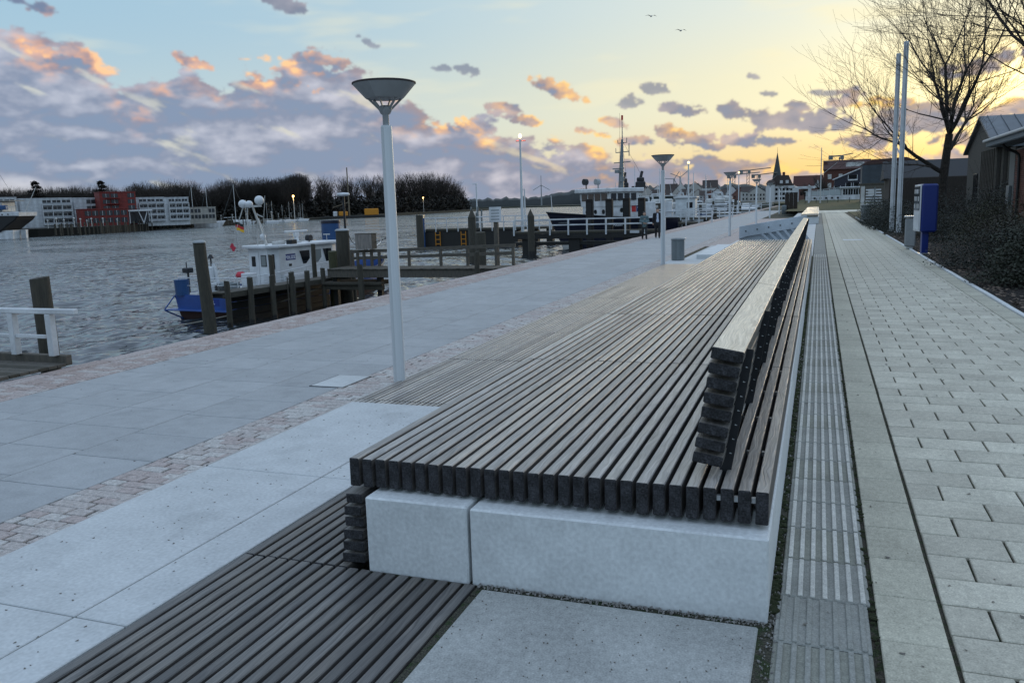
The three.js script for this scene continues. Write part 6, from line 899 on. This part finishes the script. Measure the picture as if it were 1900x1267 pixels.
  for (let k = 0; k < 9; k++) { const t = k / 8, x = -190 + t * 120, z = -860 + t * 270; house(k + 2, x, z, 9 + r() * 5, 8 + r() * 3, 5 + r() * 2, 0, `${N[k]} larger house on the slope behind the far waterfront`); }
  const HT = thing('grand_hotel', 'broad white house with dark curved mansard roof below the spire', 'building', [-12, 0, -322], .1); part(HT, 'wall', cspan(-6, 3.5, 0, 5.6, -8, 0, .05), wm[2]); part(HT, 'roof', prism([[-5.8, 5.6], [-4.6, 7.6], [-2.6, 9.4], [1.5, 9.4], [3.2, 5.6]], 8, 'z').translate(0, 0, -4), rm[1]); part(HT, 'turret', [rod([-4.6, 0, .6], [-4.6, 6.2, .6], 1.5, 1.5, 14)], wm[2]); part(HT, 'turret_roof', mv(new THREE.SphereGeometry(1.7, 14, 8, 0, 6.3, 0, 1.57), -4.6, 6.2, .6), rm[1]); for (let f = 0; f < 3; f++) for (let q = 0; q < 5; q++) part(HT, 'window', cbox(.8, .9, .08, .02, -2.6 + q * 1.25, 1.2 + f * 1.6, .05), M.glassDark); part(HT, 'dormer', [cbox(1, 1.1, 1, .05, -1, 7.0, .0), cbox(1, 1.1, 1, .05, 1, 7.0, .0)], wm[2]); part(HT, 'roof_lantern', [cbox(.9, 1.2, .9, .1, 0, 10.0, -3)], rm[0]);
  const RB = thing('brick_hall', 'long house with steep red tiled roof right of the white mansard house', 'building', [-4.6, 0, -330], .1); part(RB, 'wall', cspan(-4, 6, 0, 4.6, -6, 0, .05), wm[3]); part(RB, 'roof', prism([[-3.4, 4.6], [3.4, 4.6], [0, 9.2]], 10.4, 'x').translate(1, 0, -3), rm[0]); part(RB, 'gable', [prism([[-1.6, 4.6], [1.6, 4.6], [0, 7.4]], .6, 'z').translate(4, 0, .3)], wm[2]); for (let q = 0; q < 6; q++) part(RB, 'window', cbox(.8, 1.2, .08, .02, -3.2 + q * 1.6, 2.6, .05), M.glassDark);
}
// ---------------------------------------------------------------- marina along the quay beyond the patrol ship
{
  const pier = (label, z, x0, posts) => { const P = thing('marina_jetty', label, 'jetty', [0, 0, z], 0, 'railed jetties farther along the quay'); part(P, 'deck', cspan(x0, -10.9, -.7, -.5, -.8, .8, .01), M.pile); part(P, 'bearer', cspan(x0, -10.9, -1.3, -1.1, -.2, .2, .01), M.pileWet); railing(P, x0 + .2, -9.8, -.5, 1.15, .7, posts, M.white, .06); for (let k = 0; k < 4; k++) { const x = x0 + .8 + k * 3.4; part(P, 'trestle', cspan(x - .3, x + .3, WY - .3, -.7, -.6, .6, .02), M.pileWet); } };
  pier('white railed jetty just right of the second lamp', -85, -20, 8); pier('second white railed jetty beyond the patrol ship', -106, -24, 9); pier('third white railed jetty beyond the patrol ship', -132, -26, 9); pier('fourth white railed jetty beyond the patrol ship', -160, -28, 9); pier('farthest white railed jetty along the quay', -196, -30, 9);
  const gate = thing('jetty_gate', 'broad white gate post at the head of the jetty right of second lamp', 'post', [-14.2, -.5, -84.4]); part(gate, 'panel', cspan(-.5, .5, 0, 2.1, -.1, .1, .02), M.white); part(gate, 'beam', cspan(-3.2, -.52, 1.75, 1.95, -.06, .06, .01), M.pile);
  const hg = (() => { const s = new THREE.Shape(); [[-5, 0], [4.2, 0], [6, 1.7], [-5.2, 1.35]].forEach(([x, y], k) => k ? s.lineTo(x, y) : s.moveTo(x, y)); const g = new THREE.ExtrudeGeometry(s, { depth: 2.6, bevelEnabled: true, bevelSize: .3, bevelThickness: .5, bevelSegments: 2 }); g.translate(0, 0, -1.3); return boxUV(norm(g)); })();
  const Y = thing('motor_yacht', 'white motor yacht with raised bridge in the marina, nearest of the row', 'boat', [-18.5, WY, -112], 2.6, 'yachts in the marina'); part(Y, 'hull', hg, M.white); part(Y, 'stripe', cbox(9.4, .16, 3.66, .05, 0, 1.02, 0), M.navy); part(Y, 'cabin', cbox(5.4, 1.3, 2.6, .25, -.8, 2.1, 0), M.white); part(Y, 'window_band', cbox(4.6, .5, 2.66, .06, -.6, 2.3, 0), M.glassDark); part(Y, 'bridge', cbox(2.8, .9, 2.2, .2, -1.2, 3.2, 0), M.offWhite); part(Y, 'radar_arch', [bar([-2, 2.8, -1.1], [-2.3, 4.4, -1.0], .2, .2), bar([-2, 2.8, 1.1], [-2.3, 4.4, 1.0], .2, .2), bar([-2.3, 4.4, -1.0], [-2.3, 4.4, 1.0], .25, .2)], M.white); part(Y, 'antenna', rod([-2.3, 4.4, .6], [-2.6, 6.4, .6], .03, .02, 5), M.white);
  [[-23, -126, 2.2, 1.0], [-17.5, -140, 2.8, .9], [-25, -150, 2.4, 1.15], [-18, -170, 2.5, 1.1], [-27, -182, 2.9, 1.2], [-20, -205, 2.4, 1.2], [-31, -222, 2.6, 1.3], [-24, -236, 2.2, 1.3]].forEach(([x, z, t, s], k) => copyOf(Y, `white motor yacht in the marina, ${['second', 'third', 'fourth', 'fifth', 'sixth', 'seventh', 'eighth', 'farthest'][k]} of the row from the quay lamps`, [x, WY, z], t, s));
  const SB = thing('green_ferry', 'long dark green moored vessel behind the marina jetties', 'boat', [-34, WY, -178], .4); part(SB, 'hull', hg.clone().scale(2.4, 1.7, 1.6), mat([.02, .03, .03], .6)); part(SB, 'deckhouse', cbox(14, 2.2, 3.6, .2, -2, 3.6, 0), mat([.03, .045, .045], .6)); part(SB, 'roof', cbox(16, .25, 4.4, .06, -2, 4.85, 0), M.offWhite);
  const WS = thing('work_shed', 'pale grey cabin standing on the marina jetty', 'cabin', [-15.6, -.5, -107]); part(WS, 'wall', cspan(-1.2, 1.2, 0, 2.4, -1, 1, .04), M.lampGrey); part(WS, 'roof', cspan(-1.4, 1.4, 2.4, 2.6, -1.2, 1.2, .03), M.white); part(WS, 'window', cspan(.2, .9, 1.2, 1.9, 1.0, 1.04, .01), M.glassDark);
  const r = rng(141); for (let k = 0; k < 22; k++) { const z = -90 - k * 6.4, x = -12.5 - r() * 13; pile(`${ORD[k]} dark marina pile counting from the patrol ship along the quay`, x, z, .24, .5 + r() * 1.0, 300 + k, { wet: .8, group: 'dark piles of the marina' }); }
  const lampM = new THREE.MeshStandardMaterial({ color: linc(.9, .7, .4), emissive: linc(1, .7, .25), emissiveIntensity: 3.5 });
  for (const [x, z, h, l] of [[-13.2, -92, 6.0, 'thin lamp mast with a lit head beside third bowl lamp'], [-13, -150, 6.4, 'thin lamp mast with a lit yellow head between third and fourth bowl lamps']]) { const S = thing('mast_lamp', l, 'street lamp', [x, -.5, z]); part(S, 'pole', rod([0, 0, 0], [0, h, 0], .1, .07, 8), M.lampGrey); part(S, 'lamp', new THREE.SphereGeometry(.14, 10, 8).translate(0, h + .12, 0), lampM); }
  for (let k = 0; k < 9; k++) { const S = thing('berthed_sailboat', `sailing boat mast in the marina, ${['nearest', 'second', 'third', 'fourth', 'fifth', 'sixth', 'seventh', 'eighth', 'farthest'][k]} along the quay`, 'sailing boat', [-16 - (k * 7 % 22), WY, -118 - k * 14], 2.4 + k, 'sailing boats in the marina'); part(S, 'hull', hg.clone().scale(.7, .7, .7), M.white); part(S, 'mast', rod([.4, .8, 0], [.4, 7.6 + (k % 3) * 1.2, 0], .07, .05, 6), M.lampGrey); part(S, 'boom', rod([.4, 1.9, 0], [-2.4, 1.85, 0], .07, .07, 6), M.steelBlue); }
}
// ---------------------------------------------------------------- end of the upper path: lawn, pergola, terrace restaurant, houses
{
  ground('lawn', (() => { const g = new THREE.PlaneGeometry(40, 130, 40, 60); g.rotateX(-Math.PI / 2); const p = g.attributes.position; for (let i = 0; i < p.count; i++) { const x = p.getX(i) + 16.2, z = p.getZ(i) - 169; p.setXYZ(i, x, .01 + sst(-104, -200, z) * .85 + .05 * gnoise(x * .2, z * .2, 5), z); } g.computeVertexNormals(); return boxUV(norm(g)); })(), M.grass, 'dull green lawn at the end of the path', 'lawn');
  ground('grass_patch', span(2.75, 9, -.02, .02, -62.2, -92), M.grassDark, 'small patch of grass beside the path', 'grass');
  const T = thing('terrace_restaurant', 'white glazed terrace restaurant at the end of the lawn', 'building', [0, .75, -182]);
  part(T, 'plinth', cspan(-2.6, 8.3, 0, .9, -4, 0, .03), M.white); part(T, 'hall', cspan(4.2, 8.4, .9, 2.3, -4, -.05, .03), M.white); part(T, 'roof', cspan(3.8, 8.8, 2.3, 2.55, -4.4, .4, .04), M.white);
  for (let k = 0; k < 4; k++) { const w = part(T, 'window', cspan(4.5 + k * .97, 5.3 + k * .97, 1.0, 2.1, -.02, .05, .01), M.glassDark); part(w, 'frame', [span(4.45 + k * .97, 5.35 + k * .97, 2.1, 2.18, -.02, .07), span(4.87 + k * .97, 4.93 + k * .97, 1.0, 2.1, .052, .07)], M.white); }
  const gm = mat([.42, .47, .48], .08); for (let k = 0; k < 6; k++) { const x = -2.5 + k * 1.1; part(T, 'glass_panel', [span(x + .05, x + 1.05, .95, 1.75 + k * .09, -.1, -.06)], gm); part(T, 'mullion', span(x - .04, x + .04, 0, 1.85 + k * .09, -.05, .05), M.white); part(T, 'dark_opening', span(x + .35, x + .75, .25, .62, .005, .04), M.black); } part(T, 'glass_roof', prism([[-2.8, 1.78], [4.1, 2.45], [4.1, 2.55], [-2.8, 1.88]], 4, 'z').translate(0, 0, -2), gm);
  const G = thing('blue_white_house', 'house with steep dark blue gable and white balconies behind the terrace', 'house', [5.6, 1, -194]); part(G, 'wall', prism([[-2.6, 0], [3.4, 0], [3.4, 6.4], [-2.6, 4.0]], 6, 'z').translate(0, 0, -3), M.navy); for (const [x, y, w, h] of [[-2.0, 2.2, 1.2, .9], [.2, 2.6, 1.0, 1.2], [1.8, 2.6, 1.1, 1.2], [1.0, 4.4, 1.7, .9]]) { const q = part(G, 'window', cbox(w, h, .1, .02, x, y, .06), M.glassDark); part(q, 'frame', [span(x - w / 2 - .1, x - w / 2, y - h / 2, y + h / 2, .02, .14), span(x + w / 2, x + w / 2 + .1, y - h / 2, y + h / 2, .02, .14)], M.white); part(q, 'balcony', [span(x - w / 2 - .1, x + w / 2 + .1, y - h / 2 - .3, y - h / 2 - .02, .1, .5)], M.white); } part(G, 'verge', bar([-3.0, 3.95, .3], [3.5, 6.55, .3], .3, .2), M.white); part(G, 'balustrade', cspan(-.4, 3.2, 6.6, 7.5, -1, -.8, .02), M.offWhite);
  const rbm = mat([.15, .06, .045], .85, { map: stoneTex }), rrm = mat([.075, .035, .03], .85);
  const H1 = thing('brick_house', 'tall dark brick house with red roof behind the blue gabled house', 'house', [7, 0, -232]); part(H1, 'wall', cspan(-6, 5, 0, 8.2, -8, 0, .05), rbm); part(H1, 'roof', prism([[-4.4, 8.2], [4.4, 8.2], [0, 10.6]], 11.4, 'x').translate(-.5, 0, -4), rrm); part(H1, 'chimney', cspan(-6.2, -5.2, 8, 10.2, -3, -2, .03), rbm); for (let f = 0; f < 3; f++) for (let q = 0; q < 4; q++) part(H1, 'window', cbox(.9, 1.2, .1, .02, -4.6 + q * 2.6, 2 + f * 2.2, .05), M.offWhite);
  const H2 = thing('slate_house', 'house with large blue grey slate gable and red ridge beyond the poles', 'house', [9.5, 0, -150]); part(H2, 'wall', cspan(-3, 6, 0, 3.4, -6, 0, .05), M.oldWood); part(H2, 'gable', cspan(-3, 5.5, 3.4, 6.4, -5.9, -.02, .05), mat([.05, .065, .08], .6, { map: grimeTex })); part(H2, 'roof', prism([[-3.2, 6.4], [-1.6, 7.2], [3.5, 7.4], [6, 6.4]], 6, 'z').translate(0, 0, -3), rrm); part(H2, 'window', cbox(.9, .8, .1, .03, 1, 4.6, .03), M.glassDark); part(H2, 'window', cbox(1.2, 1.2, .1, .03, -1.4, 1.9, .05), M.offWhite);
  const F = thing('fan_gate', 'white slatted gate with curved top between pale posts beyond the hedge', 'gate', [4.35, .3, -76]); for (const x of [-.95, .85]) part(F, 'post', cspan(x - .14, x + .14, 0, 2.1, -.12, .12, .02), M.offWhite); for (let k = 0; k < 7; k++) part(F, 'slat', cspan(-.72, .62 - k * .03, .3 + k * .23, .42 + k * .23, -.03, .03, .01), M.white); part(F, 'upright', cspan(-.08, .0, .2, 1.95, .04, .08, .01), M.binGrey); part(F, 'lintel', cspan(-1.3, 1.1, 2.1, 2.28, -.2, .2, .02), M.pile); part(F, 'wall', cspan(1.0, 3.4, 0, 2.1, -.2, .1, .02), M.oldWood);
  const D = thing('long_barn', 'long low dark building with plain roof behind the bare tree', 'building', [7, 0, -62]); part(D, 'wall', cspan(-2.6, 14, 0, 2.7, -5, 0, .04), mat([.05, .042, .036], .9, { map: woodTex })); part(D, 'roof', prism([[-3.4, 2.6], [.4, 2.7], [-1.5, 3.9]], 17.4, 'x').translate(5.8, 0, -1), mat([.04, .04, .042], .8));
  const P = thing('pergola', 'white pergola with square posts at the edge of the lawn', 'pergola', [-4.2, .1, -158]); for (let k = 0; k < 6; k++) { part(P, 'post', cspan(-.14, .14, -.7, 3.1, -k * 6 - .14, -k * 6 + .14, .01), M.white); part(P, 'post', cspan(2.36, 2.64, -.7, 3.1, -k * 6 - .14, -k * 6 + .14, .01), M.white); part(P, 'cross_beam', cspan(-.8, 3.3, 3.1, 3.3, -k * 6 - .12, -k * 6 + .12, .01), M.white); } for (const x of [0, 2.5]) part(P, 'long_beam', cspan(x - .1, x + .1, 3.302, 3.5, -31, 1, .01), M.white);
  const K = thing('brown_screen', 'tall dark brown board screen at the end of the promenade', 'screen', [-3.5, LY, -119]); for (let k = 0; k < 3; k++) part(K, 'board', cspan(-.78 + k * .54, -.26 + k * .54, 0, 2.75 - (k ? 0 : .05), -.12 - (k % 2) * .04, .1, .02), mat([.045, .032, .026], .85, { map: woodTex })); part(K, 'cap', cspan(-.82, .86, 2.75, 2.82, -.2, .14, .01), M.black);
  const RB = thing('litter_bin', 'green grey round bin beside the brown board screen', 'bin', [-4.35, LY, -118.4]); part(RB, 'body', lathe([[0, 0], [.3, 0], [.31, 1.0], [.28, 1.04]], 18), M.binGrey); part(RB, 'lid', lathe([[.32, 1.042], [.3, 1.14], [0, 1.18]], 18), M.binGrey);
  const FP = thing('yard_flagpole', 'white flagpole with slanting yard on the lawn', 'pole', [.2, .5, -150]); part(FP, 'mast', rod([0, 0, 0], [0, 9.0, 0], .11, .06, 8), M.offWhite); part(FP, 'yard', rod([.1, 4.6, 0], [2.6, 6.6, 0], .05, .03, 6), M.offWhite);
  const [t, c] = bareTree(17, { trunk: 1.6, rad: .3, levels: 6, fork: 6, spread: .9, first: .85, up: .08, max: 4200, side: .85 }); const B1 = thing('bare_tree', 'dense rounded leafless tree behind the terrace restaurant', 'tree', [.6, .6, -205], .4); part(B1, 'trunk', t, M.bark); part(B1, 'crown', c, M.twig); B1.scale.setScalar(1.05); copyOf(B1, 'smaller leafless tree right of the rounded one behind the terrace', [5, .6, -212], 1.9, .85); copyOf(B1, 'leafless tree beside the pergola', [-3.2, .4, -214], 3.1, .8);
  for (let k = 0; k < 7; k++) { const S = thing('lawn_post', `thin dark post on the lawn, ${['first', 'second', 'third', 'fourth', 'fifth', 'sixth', 'seventh'][k]} from the left`, 'post', [-2.2 + k * 1.75, .45, -152 - (k % 2) * 3], 0, 'thin posts on the lawn'); part(S, 'shaft', rod([0, 0, 0], [0, .8, 0], .045, .045, 6), M.black); part(S, 'cap', lathe([[.05, .8], [.06, .82], [0, .86]], 8), M.black); }
  for (const [x, y, z, l] of [[-16.9, 18.4, -80, 'small gull gliding high above the marina'], [-13.9, 16.5, -78, 'second gull, lower and farther left']]) { const B = thing('gull', l, 'bird', [x + 2, y, z], .6); const w = (s) => { const g = new THREE.BufferGeometry(); g.setAttribute('position', new THREE.Float32BufferAttribute([0, 0, .08, s * .3, .12, .02, s * .28, .1, -.1, 0, 0, .08, s * .28, .1, -.1, 0, 0, -.1, s * .3, .12, .02, s * .62, .02, -.1, s * .28, .1, -.1], 3)); g.computeVertexNormals(); return boxUV(g); }; part(B, 'body', mv(new THREE.SphereGeometry(.09, 10, 8).scale(.7, .7, 2.4), 0, 0, 0), M.offWhite); part(B, 'wing', w(1), mat([.2, .2, .21], .8, { side: THREE.DoubleSide })); part(B, 'wing', w(-1), mat([.2, .2, .21], .8, { side: THREE.DoubleSide })); }
}

renderer.render(scene, camera);
